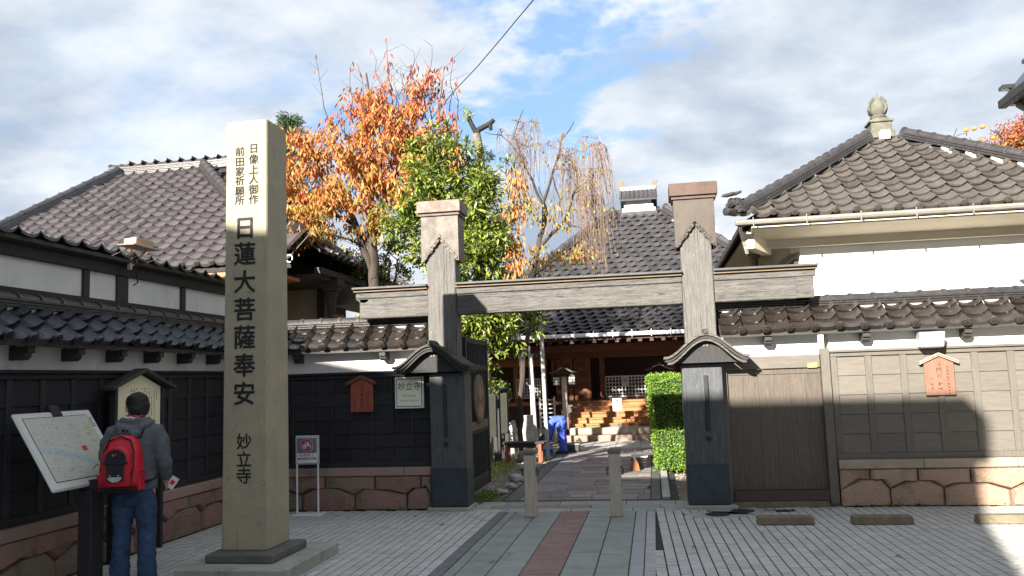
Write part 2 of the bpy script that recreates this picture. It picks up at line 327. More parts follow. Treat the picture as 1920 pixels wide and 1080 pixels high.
# ---------------------------------------------------------------- ground and paving
b = MB(); b.box(-400, -400, -.5, 400, 900, -.035); g = build(b, 'ground', m_ground); tag(g, kind='structure', label='bare earth ground under the whole street and temple yard')
b = MB(); b.box(-60, -25, -.034, 60, 3.5, -.012); g = build(b, 'street', m_asphalt); tag(g, kind='structure', label='asphalt street in front of the paved forecourt')
cam_d = lambda x, y: math.hypot(x, y)
def brick_me(name, w, l, mt, h=.03):
    return to_mesh(MB().box(-w/2, -l/2, -h, w/2, l/2, 0), name, mt)
def joined(name, cells, mts, parent, kind='stuff', h=.03):
    b = MB()
    for (x, y, w, l, a, dz, mi) in cells:
        c, s = math.cos(a), math.sin(a); p = [(-w/2, -l/2), (w/2, -l/2), (w/2, l/2), (-w/2, l/2)]
        q = [(x+c*u-s*v, y+s*u+c*v) for u, v in p]
        t = [rnd.uniform(-.0012, .0012) for _ in range(4)]
        vs = [(*k, -h) for k in q] + [(*k, dz+t[i]) for i, k in enumerate(q)]
        b.add(vs, [(4, 5, 6, 7), (0, 1, 5, 4), (1, 2, 6, 5), (2, 3, 7, 6), (3, 0, 4, 7)], mi)
    return build(b, name, mts, parent, kind=kind, recalc=False)
def plaza(label, x0, x1, y0, y1, ang, side, keep):
    root = tag(build(MB().box(x0, y0, -.033, x1, y1, -.011), 'paving', m_joint), label, kind='structure')
    cells = []; p = .105; c, s = math.cos(ang), math.sin(ang)
    ox, oy = (x0 if side > 0 else x1), y1
    nc = int((x1-x0)/p)+6
    for i in range(-4, nc):
        off = rnd.random()*p
        for j in range(int((y1-y0)/p)+4):
            u = side*(i+.5)*p; v = -(j+.5)*p + off
            x = ox + c*u - s*v; y = oy + s*u + c*v
            if x0 + .02 < x < x1 - .02 and y0 < y < y1 - .03 and keep(x, y):
                cells.append((x, y, .091, .099, ang, rnd.uniform(-.0015, .0015), 0 if rnd.random() < .93 else 1))
    cells.sort(key=lambda k: cam_d(k[0], k[1]) + (0 if k[1] > 6.75 else 50))
    me = [brick_me('paving_block', .091, .099, m_brick), brick_me('paving_block', .091, .099, m_bricklt)]
    for (x, y, w, l, a, dz, mi) in cells[:300]:
        inst('brick', me[mi], root, T(x, y, dz) @ RZ(a) @ Matrix.Rotation(rnd.uniform(-.008, .008), 4, 'Y'))
    joined('bricks', cells[300:], [m_brick, m_bricklt], root)
    return root
plaza('grey block paving of the forecourt left of the slab walk', -5.55, -2.07, 4.0, 11.06, 0, -1, lambda x, y: not (-4.3 < x < -3.3 and 7.1 < y < 8.2))
plaza('grey block paving of the forecourt right of the slab walk', -.062, 6.6, 4.0, 11.08, math.radians(1.6), 1,
      lambda x, y: not (math.hypot((x-.68)/.40, (y-10.55)/.25) < 1 or math.hypot((x-1.0)/.40, (y-10.8)/.25) < 1 or (1.2 < x < 1.62 and 10.76 < y < 10.90)))
# slab walk up to the gate
walk = tag(build(MB().box(-2.07, 4.0, -.033, -.062, 10.86, -.012), 'slab_walk', m_joint), 'green and red stone slab walk leading through the gate', kind='structure')
def slab(parent, x0, x1, y0, y1, mt, z=0., gap=.005, bev=.004, name='slab', h=.028):
    return build(MB().box(x0+gap, y0+gap, z-h, x1-gap, y1-gap, z+rnd.uniform(-.0015, .0015)), name, mt, parent, bev=bev)
for (x0, x1, mt, ln) in ((-1.95, -1.84, m_green, .9), (-1.84, -1.555, m_green, 1.2), (-1.555, -1.257, m_green, 1.15), (-1.257, -.90, m_red, .62), (-.90, -.60, m_green, .82), (-.60, -.305, m_green, .95), (-.305, -.17, m_granite, 1.1)):
    y = 10.86; k = 0
    while y > 4.3:
        l = ln*rnd.uniform(.8, 1.2) if k else ln*rnd.uniform(.4, .8)
        slab(walk, x0, x1, max(y-l, 4.0), y, mt, gap=.005 if mt is not m_red else .004); y -= l; k += 1
c1 = [(-2.01, 10.8-.062*j, .108, .055, 0, 0, 0) for j in range(108)]; c2 = [(-.116, 10.8-.05*j, .098, .043, 0, 0, 0) for j in range(134)]
joined('border_blocks', c1, [m_brickdk], walk); joined('border_blocks', c2, [m_bricklt], walk)
# threshold rows between the walk and the yard, the slotted drain, then the yard path
thr = tag(build(MB().box(-3.0, 10.86, -.033, .40, 11.86, -.012), 'threshold_paving', m_joint), 'cross-laid stone rows under the gate', kind='structure')
for (y0, y1, xs) in ((10.86, 11.12, (-2.9, -2.0, -1.15, -.35, .05, .36)), (11.12, 11.38, (-2.9, -2.25, -1.75, -.9, .0, .34)), (11.38, 11.72, (-2.9, -2.1, -1.35, -.45, .2, .34))):
    for k, (a, c) in enumerate(zip(xs, xs[1:])):
        slab(thr, a, c, y0, y1, m_red if (y0 == 11.12 and k == 2) else (m_kerb if rnd.random() < .45 else m_green))
b = MB()
for k in range(46): b.box(-2.25+k*.05, 11.745, -.02, -2.215+k*.05, 11.835, -.003)
build(b, 'drain_grating', m_iron, thr, kind='stuff')
yp = tag(build(MB().box(-2.24, 11.86, -.033, .26, 22.3, -.012), 'yard_path', m_joint), 'path of mixed red and grey flags in the temple yard', kind='structure')
cells = []; big = []; y = 11.87
while y < 20.0:
    h = rnd.choice((.16, .2, .24, .28)); x = -1.98
    while x < -.16:
        w = min(rnd.uniform(.25, .75), -.13-x)
        if w > .06:
            c = (x+w/2, y+h/2, w-.008, h-.008, 0, 0, 0)
            (big if len(big) < 150 else cells).append(c)
        x += w
    y += h
for c in big: build(MB().box(c[0]-c[2]/2, c[1]-c[3]/2, -.03, c[0]+c[2]/2, c[1]+c[3]/2, rnd.uniform(-.002, .002)), 'flagstone', m_path, yp)
joined('flagstones', cells, [m_path], yp)
for k in range(10):
    y = 11.87 + k*.84
    slab(yp, -2.2, -1.99, y, y+.84, m_pathdk, name='border_stone'); slab(yp, -.125, .02, y, y+.84, m_pathdk, name='border_stone')
    slab(yp, .03, .15, y, y+.84, m_kerb, z=.03, name='kerbstone', h=.06)
y = 20.03
for k in range(3):
    for x in np.arange(-2.2, .2, .6): slab(yp, x, x+.6, y, y+.7, m_kerb, name='flagstone')
    y += .72
m_leaflit = mat('leaf_litter', (.2, .12, .05), None, .8, 6, palette=[(0, (.22, .13, .04)), (.4, (.30, .20, .05)), (.7, (.13, .08, .04)), (1, (.28, .09, .03))])
m_gravel = mat('yard_gravel', (.23, .21, .19), None, .9, 8, palette=[(0, (.16, .14, .125)), (.5, (.24, .22, .20)), (1, (.33, .31, .28))])
b = MB()
for k in range(1500):
    x, y = (rnd.uniform(-4.2, -2.28), rnd.uniform(12.9, 20)) if k % 3 else (rnd.uniform(.2, 1.6), rnd.uniform(11.8, 15))
    s = rnd.uniform(.012, .04); a = rnd.uniform(0, PI)
    b.add([(x+s*math.cos(a+q*PI/2), y+s*math.sin(a+q*PI/2), -.036) for q in range(4)] + [(x+rnd.uniform(-.2, .2)*s, y, -.034+s*rnd.uniform(.5, .9))], [(0, 1, 4), (1, 2, 4), (2, 3, 4), (3, 0, 4)])
tag(build(b, 'gravel', m_gravel, recalc=False), 'loose gravel and grit on the earth beside the yard path', 'gravel', kind='stuff')
def flat_leaf(b, x, y, z, s, a):
    c, q = math.cos(a), math.sin(a); h = rnd.uniform(.1, .5)*s
    b.add([(x-c*s, y-q*s, z), (x-q*s*.35, y+c*s*.35, z+h), (x+c*s, y+q*s, z+h*.4), (x+q*s*.35, y-c*s*.35, z+h*.2)], [(0, 3, 1), (3, 2, 1)])
b = MB()
for k in range(420): flat_leaf(b, rnd.uniform(-4.2, -2.25), rnd.uniform(12.5, 20), -.03, rnd.uniform(.02, .05), rnd.uniform(0, 6.3))
for k in range(60): flat_leaf(b, rnd.uniform(.15, 1.2), rnd.uniform(12, 15), -.03, rnd.uniform(.02, .04), rnd.uniform(0, 6.3))
tag(build(b, 'leaf_litter', m_leaflit, recalc=False), 'fallen leaves scattered over the earth of the yard', 'leaf litter', kind='stuff')

# ---------------------------------------------------------------- roof tiles
def stile(name, mt, w=.30, l=.30, n=9, eave=False, dip=.026, rise=.04):
    b = MB(); xs = [w*i/(n-1) for i in range(n)]
    def zz(x):
        t = x/w
        return -dip*math.sin(PI*t/.74) if t < .74 else rise*math.sin(PI*(t-.74)/.26)
    lo, hi, th = .052, .004, (.06 if eave else .03)
    vs = [(x, 0, zz(x)+lo) for x in xs] + [(x, l, zz(x)+hi) for x in xs] + [(x, .004, zz(x)+lo-th*(1 if x < .74*w else .6)) for x in xs]
    fs = [(i, i+1, n+i+1, n+i) for i in range(n-1)] + [(2*n+i, 2*n+i+1, i+1, i) for i in range(n-1)]
    b.add(vs, fs)
    if eave:
        cx, cz, r = w*.87, lo+.006, .052
        b.disc((cx, -.012, cz), r, .034, 'y', 14); 
        b.add([(cx+r*.76*math.cos(q*PI/5), -.0305, cz+r*.76*math.sin(q*PI/5)) for q in range(10)], [tuple(range(10))], 1)
        for q in range(6): b.cbox((cx+.025*math.cos(q*PI/3), -.034, cz+.025*math.sin(q*PI/3)), (.016, .010, .016))
        b.cbox((cx, -.034, cz), (.018, .010, .018))
    me = to_mesh(b, name, [mt, m_lime if False else m_mortar], smooth=50, recalc=False); return me
def tile_field(parent, o, u, v, w, expo, nc, nr, mt, keep=None, zoff=None, eave=True, limit=300, tl=None, start=0, rise=.04, dip=.026):
    u = Vector(u).normalized(); v = Vector(v).normalized(); n = u.cross(v).normalized(); o = Vector(o)
    l = tl or expo*1.3
    me = stile('tile', mt, w, l, rise=rise, dip=dip); mee = stile('eave_tile', mt, w, l, eave=True, rise=rise, dip=dip)
    got = []
    for j in range(nr):
        for i in range(nc):
            s, t = i*w, j*expo
            if keep and not keep(s+w/2, t): continue
            p = o + u*s + v*t + n*((zoff(s+w/2, t) if zoff else 0) + rnd.uniform(-.006, .006) + .012*math.sin(s*1.7+t)) + u*rnd.uniform(-.006, .006)
            a = rnd.uniform(-.025, .025)
            got.append((j == 0 and eave, frame(p, (u+v*a).normalized(), (v-u*a).normalized(), n)))
    got.sort(key=lambda k: (k[1].translation-Vector((-.5, 0, 1.7))).length)
    rest = MB()
    tm = {False: me, True: mee}
    for k, (e, Mx) in enumerate(got):
        if start + k < limit: inst('eave_tile' if e else 'tile', tm[e], parent, Mx)
        else:
            q = tm[e]; bb = len(rest.v); rest.v += [tuple(Mx @ x.co) for x in q.vertices]
            rest.f += [tuple(bb+i for i in pl.vertices) for pl in q.polygons]; rest.m += [pl.material_index for pl in q.polygons]
    if rest.v: build(rest, 'roof_tiles', [mt, m_mortar], parent, smooth=50, recalc=False, kind='stuff')
    return start + len(got)
_rt = {}
def ridge_tile_me(mt, r, l):
    k = (mt.name, r, l)
    if k not in _rt:
        b = MB(); n = 7
        def arc(rr, y, sag=0): return [(rr*math.cos(PI*i/(n-1)), y, rr*math.sin(PI*i/(n-1))) for i in range(n)]
        rings = [arc(r*1.16, 0), arc(r*1.16, l*.16), arc(r, l*.18), arc(r*.97, l*1.04)]
        vs = [p for q in rings for p in q]
        b.add(vs, [(a*n+i, a*n+i+1, (a+1)*n+i+1, (a+1)*n+i) for a in range(3) for i in range(n-1)] + [tuple(range(n-1, -1, -1)), tuple(range(3*n, 4*n))])
        _rt[k] = to_mesh(b, 'ridge_tile', mt, smooth=40, recalc=True)
    return _rt[k]
def ridge(parent, pts, mt, width=.2, layers=3, lh=.035, r=.075, pitch=.27, up=(0, 0, 1)):
    pts = [Vector(p) for p in pts]; up = Vector(up)
    b = MB()
    for k in range(layers):
        wd = width*(1-.08*k)/2 if k % 2 == 0 else width*(.94-.08*k)/2
        rings = []
        for i, p in enumerate(pts):
            d = (pts[min(i+1, len(pts)-1)]-pts[max(i-1, 0)]).normalized(); sd = d.cross(up).normalized(); nn = sd.cross(d)
            z0, z1 = k*lh, (k+1)*lh-.006
            rings.append([p+sd*wd+nn*z0, p+sd*wd+nn*z1, p-sd*wd+nn*z1, p-sd*wd+nn*z0])
        b.loft(rings)
    build(b, 'ridge_course', mt, parent, bev=.004)
    me = ridge_tile_me(mt, r, pitch)
    for a, c in zip(pts, pts[1:]):
        d = c-a; n = max(1, round(d.length/pitch)); dn = d.normalized(); sd = dn.cross(up).normalized(); nn = sd.cross(dn)
        for i in range(n):
            p = a + d*(i/n) + nn*(layers*lh-.012)
            inst('ridge_tile', me, parent, frame(p, sd, dn*(d.length/n/pitch), nn))

# ---------------------------------------------------------------- boarded walls with tiled copings
def stones_row(parent, L, M_, top, seed, wmin, wmax, yf, cut=None):
    rr = random.Random(seed); xs = [0.0]
    while xs[-1] < L - wmax*.6: xs.append(min(xs[-1] + rr.uniform(wmin, wmax), L))
    if L - xs[-1] > .12: xs.append(L)
    else: xs[-1] = L
    hb = [top*rr.uniform(.40, .50) for _ in xs]
    pk = [(xs[i]+(xs[i+1]-xs[i])*rr.uniform(.38, .62), top*rr.uniform(.60, .72)) for i in range(len(xs)-1)]
    def stone(poly):
        n = len(poly); cx = sum(p[0] for p in poly)/n; cz = sum(p[1] for p in poly)/n
        def sh(d): return [(p[0]+(cx-p[0])*d/max(.06, abs(cx-p[0])+abs(cz-p[1])), p[1]+(cz-p[1])*d/max(.06, abs(cx-p[0])+abs(cz-p[1]))) for p in poly]
        a = sh(.010); f = sh(.05); out = rr.uniform(.02, .05)
        vs = [(p[0], yf+.06, p[1]) for p in a] + [(p[0], yf-.002, p[1]) for p in a] + [(p[0]+rr.uniform(-.006, .006), yf-out+rr.uniform(-.006, .006), p[1]+rr.uniform(-.006, .006)) for p in f] + [(cx, yf-out-.012, cz)]
        fs = []
        for i in range(n):
            j = (i+1) % n
            fs += [(i, j, n+j, n+i), (n+i, n+j, 2*n+j, 2*n+i), (2*n+i, 2*n+j, 3*n)]
        build(MB().add(vs, fs), 'stone', m_stoneLit if M_.translation.x > -1 else m_stone, parent, smooth=35, Mx=M_)
    for i in range(len(xs)-1):
        x0, x1 = xs[i], xs[i+1]; p = pk[i]; w = x1-x0
        stone([(x0, 0), (x1, 0), (x1, hb[i+1]), (p[0]+w*.22, p[1]), (p[0]-w*.22, p[1]), (x0, hb[i])])
    ends = [(0., None)] + [(p[0], p) for p in pk] + [(L, None)]
    for i in range(len(xs)):
        l = None if i == 0 else pk[i-1]; r = None if i == len(xs)-1 else pk[i]
        wl = 0 if i == 0 else xs[i]-xs[i-1]; wr = 0 if i == len(xs)-1 else xs[i+1]-xs[i]
        poly = []
        if l: poly += [(l[0], top), (l[0], l[1]), (l[0]+wl*.22, l[1])]
        else: poly += [(0, top)]
        poly += [(xs[i], hb[i])]
        if r: poly += [(r[0]-wr*.22, r[1]), (r[0], r[1]), (r[0], top)]
        else: poly += [(L, top)]
        q = [poly[0]]
        for p in poly[1:]:
            if math.hypot(p[0]-q[-1][0], p[1]-q[-1][1]) > .012: q.append(p)
        if len(q) > 3 or (len(q) == 3): stone(q[::-1])
def wall_roof(parent, M_, x0, x1, mt, w=.29, ov=.25, zr=2.545, rt=None, capend=False):
    """two to three tile rows, lime half moons, ridge courses; local x along, -y outward"""
    o = M_ @ Vector((x0, -ov, 2.195)); u = M_.to_3x3() @ Vector((1, 0, 0)); v = M_.to_3x3() @ Vector((0, .42, .335))
    n = int(round((x1-x0)/w)); ww = (x1-x0)/n
    tile_field(parent, o, u, v, ww, .185, n, 3, mt, tl=.25, rise=.058, dip=.022)
    b = MB().box(x0, -ov+.02, 2.15, x1, -ov+.07, 2.20); b.prism([(-ov+.05, 2.19), (.16, 2.51), (.16, 2.46), (-ov+.09, 2.165)], x0, x1, 'x')
    build(b, 'eave_board', m_dark, parent, Mx=M_)
    b = MB().prism([(.27, 2.53), (.62, 2.22), (.62, 2.17), (.27, 2.46)], x0, x1, 'x'); build(b, 'rear_slope', m_tileD, parent, Mx=M_)
    b = MB().prism([(.10, 2.44), (.125, 2.53), (.3, 2.53), (.3, 2.44)], x0+.02, x1-.02, 'x'); build(b, 'lime_filling', m_lime, parent, Mx=M_)
    ridge(parent, [M_ @ Vector((x0-.02, .205, 2.525)), M_ @ Vector((x1+.02, .205, 2.525))], rt or m_tileD, .26, 3, .03, .07, .29)
def boarded_wall(name, label, M_, L, p0, p1, pitch, bat, rows, mts, seed, tilem, sx0=None, sx1=None, roofx=None, copem=None, br=.95, band=None, zt=1.86):
    """p0..p1: stretch with stone base and board panels; the tiled roof covers roofx"""
    mb_, mv_ = mts; root = thing(name, label, 'wall', M_ @ Vector((L/2, .15, 0)))
    base = build(MB().box(p0, .0, -.03, p1, .3, .46), 'base_backing', m_mortar, root, Mx=M_)
    stones_row(root, p1-p0, M_ @ T(p0), .46, seed, .42, .78, -.085)
    x = p0; rr = random.Random(seed+1)
    while x < p1-.02:
        l = min(rr.uniform(.8, 1.2), p1-x)
        if p1-x-l < .25: l = p1-x
        build(MB().box(x+.002, -.125, .462, x+l-.002, .29, .572), 'coping_stone', copem or m_cope, root, bev=.008, Mx=M_); x += l
    build(MB().box(p0, .0, .575, p1, .28, 2.17), 'wall_core', m_plaster if band is None else band, root, Mx=M_)
    build(MB().box(p0, -.05, .574, p1, -.001, .645), 'sill_rail', mv_, root, bev=.004, Mx=M_)
    build(MB().box(p0, -.045, zt, p1, -.001, zt+.05), 'top_rail', mb_, root, bev=.004, Mx=M_)
    build(MB().box(p0-.01, -.075, zt+.053, p1+.01, -.001, zt+.085), 'top_moulding', mb_, root, bev=.004, Mx=M_)
    n = int(round((p1-p0)/pitch)); pt = (p1-p0)/n; rh = (zt-.645)/rows
    bm_ = to_mesh(MB().hexa([(0, -.028, 0), (pt-bat, -.028, 0), (pt-bat, -.002, 0), (0, -.002, 0), (0, -.014, rh-.003), (pt-bat, -.014, rh-.003), (pt-bat, -.002, rh-.003), (0, -.002, rh-.003)]), 'board', mb_, bev=.002)
    bt_ = to_mesh(MB().box(0, -.036, 0, bat, -.002, zt-.645), 'batten', mv_, bev=.003)
    for i in range(n):
        for j in range(rows): inst('board', bm_, root, M_ @ T(p0+i*pt+bat, rr.uniform(-.002, .001), .645+j*rh))
        inst('batten', bt_, root, M_ @ T(p0+i*pt, 0, .645))
    rx0, rx1 = roofx or (p0, p1)
    k = int((rx1-rx0)/br)
    bk = to_mesh(MB().prism([(-.2, 2.15), (-.001, 2.15), (-.001, 2.03), (-.13, 2.03), (-.165, 2.06), (-.165, 2.09), (-.2, 2.09)], -.045, .045, 'x'), 'bracket', m_dark, bev=.004)
    for i in range(k): inst('bracket', bk, root, M_ @ T(rx0+(i+.5)*(rx1-rx0)/k))
    build(MB().box(rx0, -.03, 2.1, rx1, .3, 2.148), 'wall_plate', m_dark, root, Mx=M_) if False else None
    wall_roof(root, M_, rx0, rx1, tilem)
    return root
M_right = T(0, 11.15, 0)
right_wall = boarded_wall('boarded_wall', 'sunlit brown boarded wall with red stone base and tiled coping right of the gate', M_right, 6.8, 2.225, 6.8, .41, .08, 5, (m_weath, m_weathv), 11, m_tileB, roofx=(.87, 6.8), copem=m_copeL, br=1.0)
# the side door under the same roof
b = MB().box(.87, .0, 1.9, 2.1, .28, 2.17); build(b, 'plaster_panel', m_plaster, right_wall, Mx=M_right)
build(MB().box(.87, -.03, 1.735, 2.1, .1, 1.9), 'door_lintel', m_weath, right_wall, bev=.005, Mx=M_right)
build(MB().box(2.105, -.075, 0.03, 2.215, .2, 1.97), 'door_post', m_weathv, right_wall, bev=.006, Mx=M_right)
build(MB().box(2.085, -.095, 0, 2.235, .2, .03), 'post_footing', m_sillred, right_wall, Mx=M_right)
build(MB().box(.875, -.03, .0, .94, .2, 1.735), 'door_jamb', m_weathv, right_wall, bev=.005, Mx=M_right)
build(MB().box(.94, -.06, .068, 2.105, .16, .2), 'door_sill', m_sillred, right_wall, bev=.005, Mx=M_right)
build(MB().box(.9, -.1, -.02, 2.085, .2, .066), 'door_step', m_concrete, right_wall, bev=.006, Mx=M_right)
door = build(MB().box(.942, .03, .2, 2.103, .06, 1.733), 'side_door', m_door, right_wall, Mx=M_right)
for i in range(6):
    x = .945+i*.193
    build(MB().box(x+.0005, .012+.002*(i % 2), .205, x+.1925, .028, 1.66), 'plank', m_door, door, bev=.0015, Mx=M_right)
build(MB().box(.944, .005, 1.663, 2.101, .028, 1.731), 'door_rail', m_door, door, bev=.003, Mx=M_right)
lf_wall = boarded_wall('boarded_wall', 'shaded black boarded wall with red stone base joining the gate, left of it', T(-5.65, 11.15, 0), 2.63, 0.02, 2.63, .3, .03, 6, (m_black, m_blackv), 23, m_tileB, roofx=(.1, 2.62), band=m_plaster, br=.85, zt=1.80)
M_left = T(-5.65, 3.6, 0) @ RZ(PI/2)
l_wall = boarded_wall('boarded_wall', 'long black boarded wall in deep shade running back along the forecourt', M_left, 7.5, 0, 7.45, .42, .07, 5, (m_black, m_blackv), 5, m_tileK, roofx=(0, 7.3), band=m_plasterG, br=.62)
# raised white plaster storey behind the long wall
upper = thing('plaster_wall', 'white plaster wall with black posts raised behind the long black boarded wall', 'wall', (-6.05, 7.5, 0))
M_up = T(-5.97, 3.2, 0) @ RZ(PI/2)
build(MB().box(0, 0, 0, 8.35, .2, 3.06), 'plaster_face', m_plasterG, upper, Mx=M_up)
build(MB().box(0, -.05, 3.035, 8.35, -.001, 3.19), 'top_beam', m_blackv, upper, bev=.006, Mx=M_up)
build(MB().box(0, -.04, 2.55, 8.35, -.001, 2.74), 'bottom_beam', m_blackv, upper, bev=.006, Mx=M_up)
for x, w in ((.9, .09), (2.9, .09), (4.75, .1), (5.37, .2), (6.62, .1), (8.0, .1)):
    build(MB().box(x-w/2, -.03, 2.742, x+w/2, -.001, 3.033), 'post', m_blackv, upper, bev=.004, Mx=M_up)
build(MB().hexa([(0, -.16, 3.175), (8.35, -.16, 3.175), (8.35, .7, 2.98), (0, .7, 2.98), (0, -.16, 3.215), (8.35, -.16, 3.215), (8.35, .7, 3.02), (0, .7, 3.02)]), 'roof_deck', m_dark, upper, Mx=M_up)
tile_field(upper, M_up @ Vector((0, -.2, 3.215)), (0, 1, 0), M_up.to_3x3() @ Vector((0, 1, -.2)), .3, .26, 27, 3, m_tileK, eave=False)
# flood lamp on its timber bracket
m_beige = mat('beige_painted_steel', (.50, .36, .27), (.43, .31, .23), .6, 6)
fl = thing('flood_lamp', 'beige flood lamp on a bracket above the white plaster wall', 'lamp', (-5.85, 8.7, 3.1))
fx = -5.83
b = MB().box(fx-.1, 8.42, 3.37, fx+.12, 8.93, 3.39); build(b, 'bracket_shelf', m_beige, fl, bev=.004)
b = MB().hexa([(fx-.08, 8.52, 3.39), (fx+.07, 8.52, 3.39), (fx+.07, 8.87, 3.39), (fx-.08, 8.87, 3.39), (fx-.08, 8.52, 3.465), (fx+.08, 8.52, 3.475), (fx+.08, 8.87, 3.475), (fx-.08, 8.87, 3.465)]); build(b, 'lamp_housing', m_beige, fl, bev=.006)
build(MB().box(fx-.06, 8.87, 3.40, fx+.06, 8.90, 3.46), 'lamp_glass', m_ink, fl)
build(MB().box(fx-.02, 8.50, 3.1, fx+.02, 8.54, 3.37), 'bracket_upright', m_beige, fl, bev=.003)
build(MB().tube([(fx, 8.54, 3.14), (fx, 8.82, 3.365)], .022, 4), 'bracket_brace', m_beige, fl)
build(MB().tube([(fx+.03, 8.55, 3.3), (fx+.05, 8.57, 3.1), (fx+.05, 8.6, 2.96), (fx+.03, 8.55, 2.92)], .008, 5), 'lamp_cable', m_ink, fl)
# grey flood lamp under the right eave and the green sticker on the lintel
gl = thing('wall_lamp', 'grey box flood lamp under the tiled eave of the sunlit wall', 'lamp', (3.4, 11.05, 1.9))
m_lampgrey = mat('lamp_grey_plastic', (.33, .34, .33), (.29, .30, .29), .5, 8)
build(MB().hexa([(3.26, 10.93, 1.93), (3.54, 10.93, 1.93), (3.53, 11.1, 1.92), (3.27, 11.1, 1.92), (3.25, 10.88, 2.12), (3.55, 10.88, 2.12), (3.54, 11.1, 2.13), (3.26, 11.1, 2.13)]), 'lamp_housing', m_lampgrey, gl, bev=.012)
build(MB().box(3.37, 11.09, 1.98, 3.43, 11.145, 2.08), 'lamp_mount', m_lampgrey, gl)

# ---------------------------------------------------------------- temple gate
gate = thing('temple_gate', 'weathered grey timber gate with two copper capped posts and a long crossbeam', 'gate', (-1.1, 11.1, 0))
og = [(.0, .30), (.012, .262), (.04, .235), (.05, .205), (.085, .185), (.105, .155), (.11, .125), (.15, .10), (.175, .065), (.185, .035), (.225, .0)]
for cx in (-2.81, .632):
    post = build(MB().box(cx-.2, 11.0, .05, cx+.2, 11.3, 3.95), 'gate_post', m_greyv, gate, bev=.01)
    zc_ = 3.36
    poly = [(cx-.262, zc_), (cx-.262, 4.03), (cx+.262, 4.03), (cx+.262, zc_)] + [(cx+x, zc_+z) for x, z in og[::-1]] + [(cx-x, zc_+z) for x, z in og[1:]]
    cc = build(MB().prism(poly, 10.965, 10.985), 'copper_cap', m_copper, post)
    for sgn in (-1, 1):
        build(MB().box(cx+sgn*.2495-.0125, 10.986, zc_, cx+sgn*.2495+.0125, 11.33, 4.03), 'cap_side', m_copper, post)
    build(MB().box(cx-.26, 11.331, zc_, cx+.26, 11.343, 4.03), 'cap_back', m_copper, post)
    build(MB().box(cx-.31, 10.91, 4.032, cx+.31, 11.39, 4.20), 'cap_lid', m_copperR, post, bev=.006)
    build(MB().box(cx-.285, 10.94, 3.992, cx+.285, 11.36, 4.03), 'lid_moulding', m_sillred, post)
    # scalloped raised border of the cap
    b = MB()
    for sgn in (-1, 1):
        pth = [(cx+sgn*x, zc_+z) for x, z in og]
        for k in range(len(pth)-1):
            a, c = pth[k], pth[k+1]; mx, mz = (a[0]+c[0])/2, (a[1]+c[1])/2
            b.disc((mx+sgn*.012, 10.958, mz+.03), .03 if k % 2 else .022, .012, 'y', 9)
    b.prism([(cx-.022, zc_+.29), (cx+.022, zc_+.29), (cx+.014, zc_+.36), (cx, zc_+.39), (cx-.014, zc_+.36)], 10.952, 10.964)
    build(b, 'cap_border', m_tanwood if False else m_copper, post, bev=.002)
    # lower casing, iron shoe, footing
    w0, w1 = (-.19, .30) if cx < 0 else (-.27, .235)
    cs = build(MB().box(cx+w0, 10.955, .05, cx+w1, 11.36, 1.93), 'post_casing', m_casing, gate, bev=.008)
    build(MB().box(cx+w0-.006, 10.944, .055, cx+w1+.006, 11.37, .56), 'iron_shoe', m_iron, cs, bev=.004)
    b = MB()
    for k in range(14):
        x = cx+w0+.015+k*(w1-w0-.03)/13; b.cbox((x, 10.94, .545), (.012, .012, .012)); b.cbox((x, 10.94, .075), (.012, .012, .012))
    for k in range(10): b.cbox((cx+w0+.012, 10.94, .1+k*.045), (.012, .012, .012)); b.cbox((cx+w1-.012, 10.94, .1+k*.045), (.012, .012, .012))
    build(b, 'rivets', m_iron, cs, kind='stuff')
    build(MB().box(cx+w0-.05, 10.9, -.03, cx+w1+(.1 if cx > 0 else .03), 11.4, .048), 'footing_stone', m_plinth, gate, bev=.012)
    build(MB().box(cx+.0, 10.93, .98, cx+.05, 10.954, 1.68), 'nail_cover', m_blackv, cs, bev=.005)
    b = MB().disc((cx+.025, 10.94, .88), .03, .03, 'y', 10); b.cbox((cx+.025, 10.92, .88), (.014, .03, .03)); build(b, 'latch', m_blackv, cs)
    # curved canopy over the casing, gable to the street
    cpx = cx + (.04 if cx > 0 else -.11); hw = .53
    kf = lambda t: .30*(.5+.5*math.cos(PI*min(1, abs(t)*1.02)))**.85 + .012*max(0, abs(t)-.85)/.15
    N_ = 22; ts = [-1+2*i/N_ for i in range(N_+1)]
    for (nm, dz0, dz1, y0, y1, mt, sc) in (('canopy_roof', .0, .032, 10.72, 11.42, m_dark if cx < 0 else m_grey, 1.0), ('canopy_under', -.035, -.003, 10.75, 11.40, m_dark, .97), ('canopy_trim', -.07, -.038, 10.765, 11.38, m_grey if cx > 0 else m_blackv, .92)):
        top = [(cpx+hw*sc*t, 1.885+kf(t)+dz1) for t in ts]; bot = [(cpx+hw*sc*t, 1.885+kf(t)+dz0) for t in ts[::-1]]
        build(MB().prism(top+bot, y0, y1), nm, mt, gate, smooth=30)
    pr = [(cpx+hw*.86*t, 1.885+kf(t)-.075) for t in ts] + [(cpx+hw*.62, 1.84), (cpx-hw*.62, 1.84)]
    build(MB().prism(pr, 10.86, 10.9), 'canopy_gable', m_blackv, gate)
    build(MB().box(cpx-.028, 10.70, 2.2, cpx+.028, 11.42, 2.265), 'canopy_ridge', m_dark, gate, bev=.006)
    b = MB().disc((cpx-.02, 10.855, 2.06), .016, .01, 'y', 10).disc((cpx+.02, 10.855, 2.06), .016, .01, 'y', 10); build(b, 'brass_boss', m_tanwood, gate)
m_beamroof = mat('dull_grey_sheet', (.085, .085, .085), (.06, .06, .06), .6, 5)
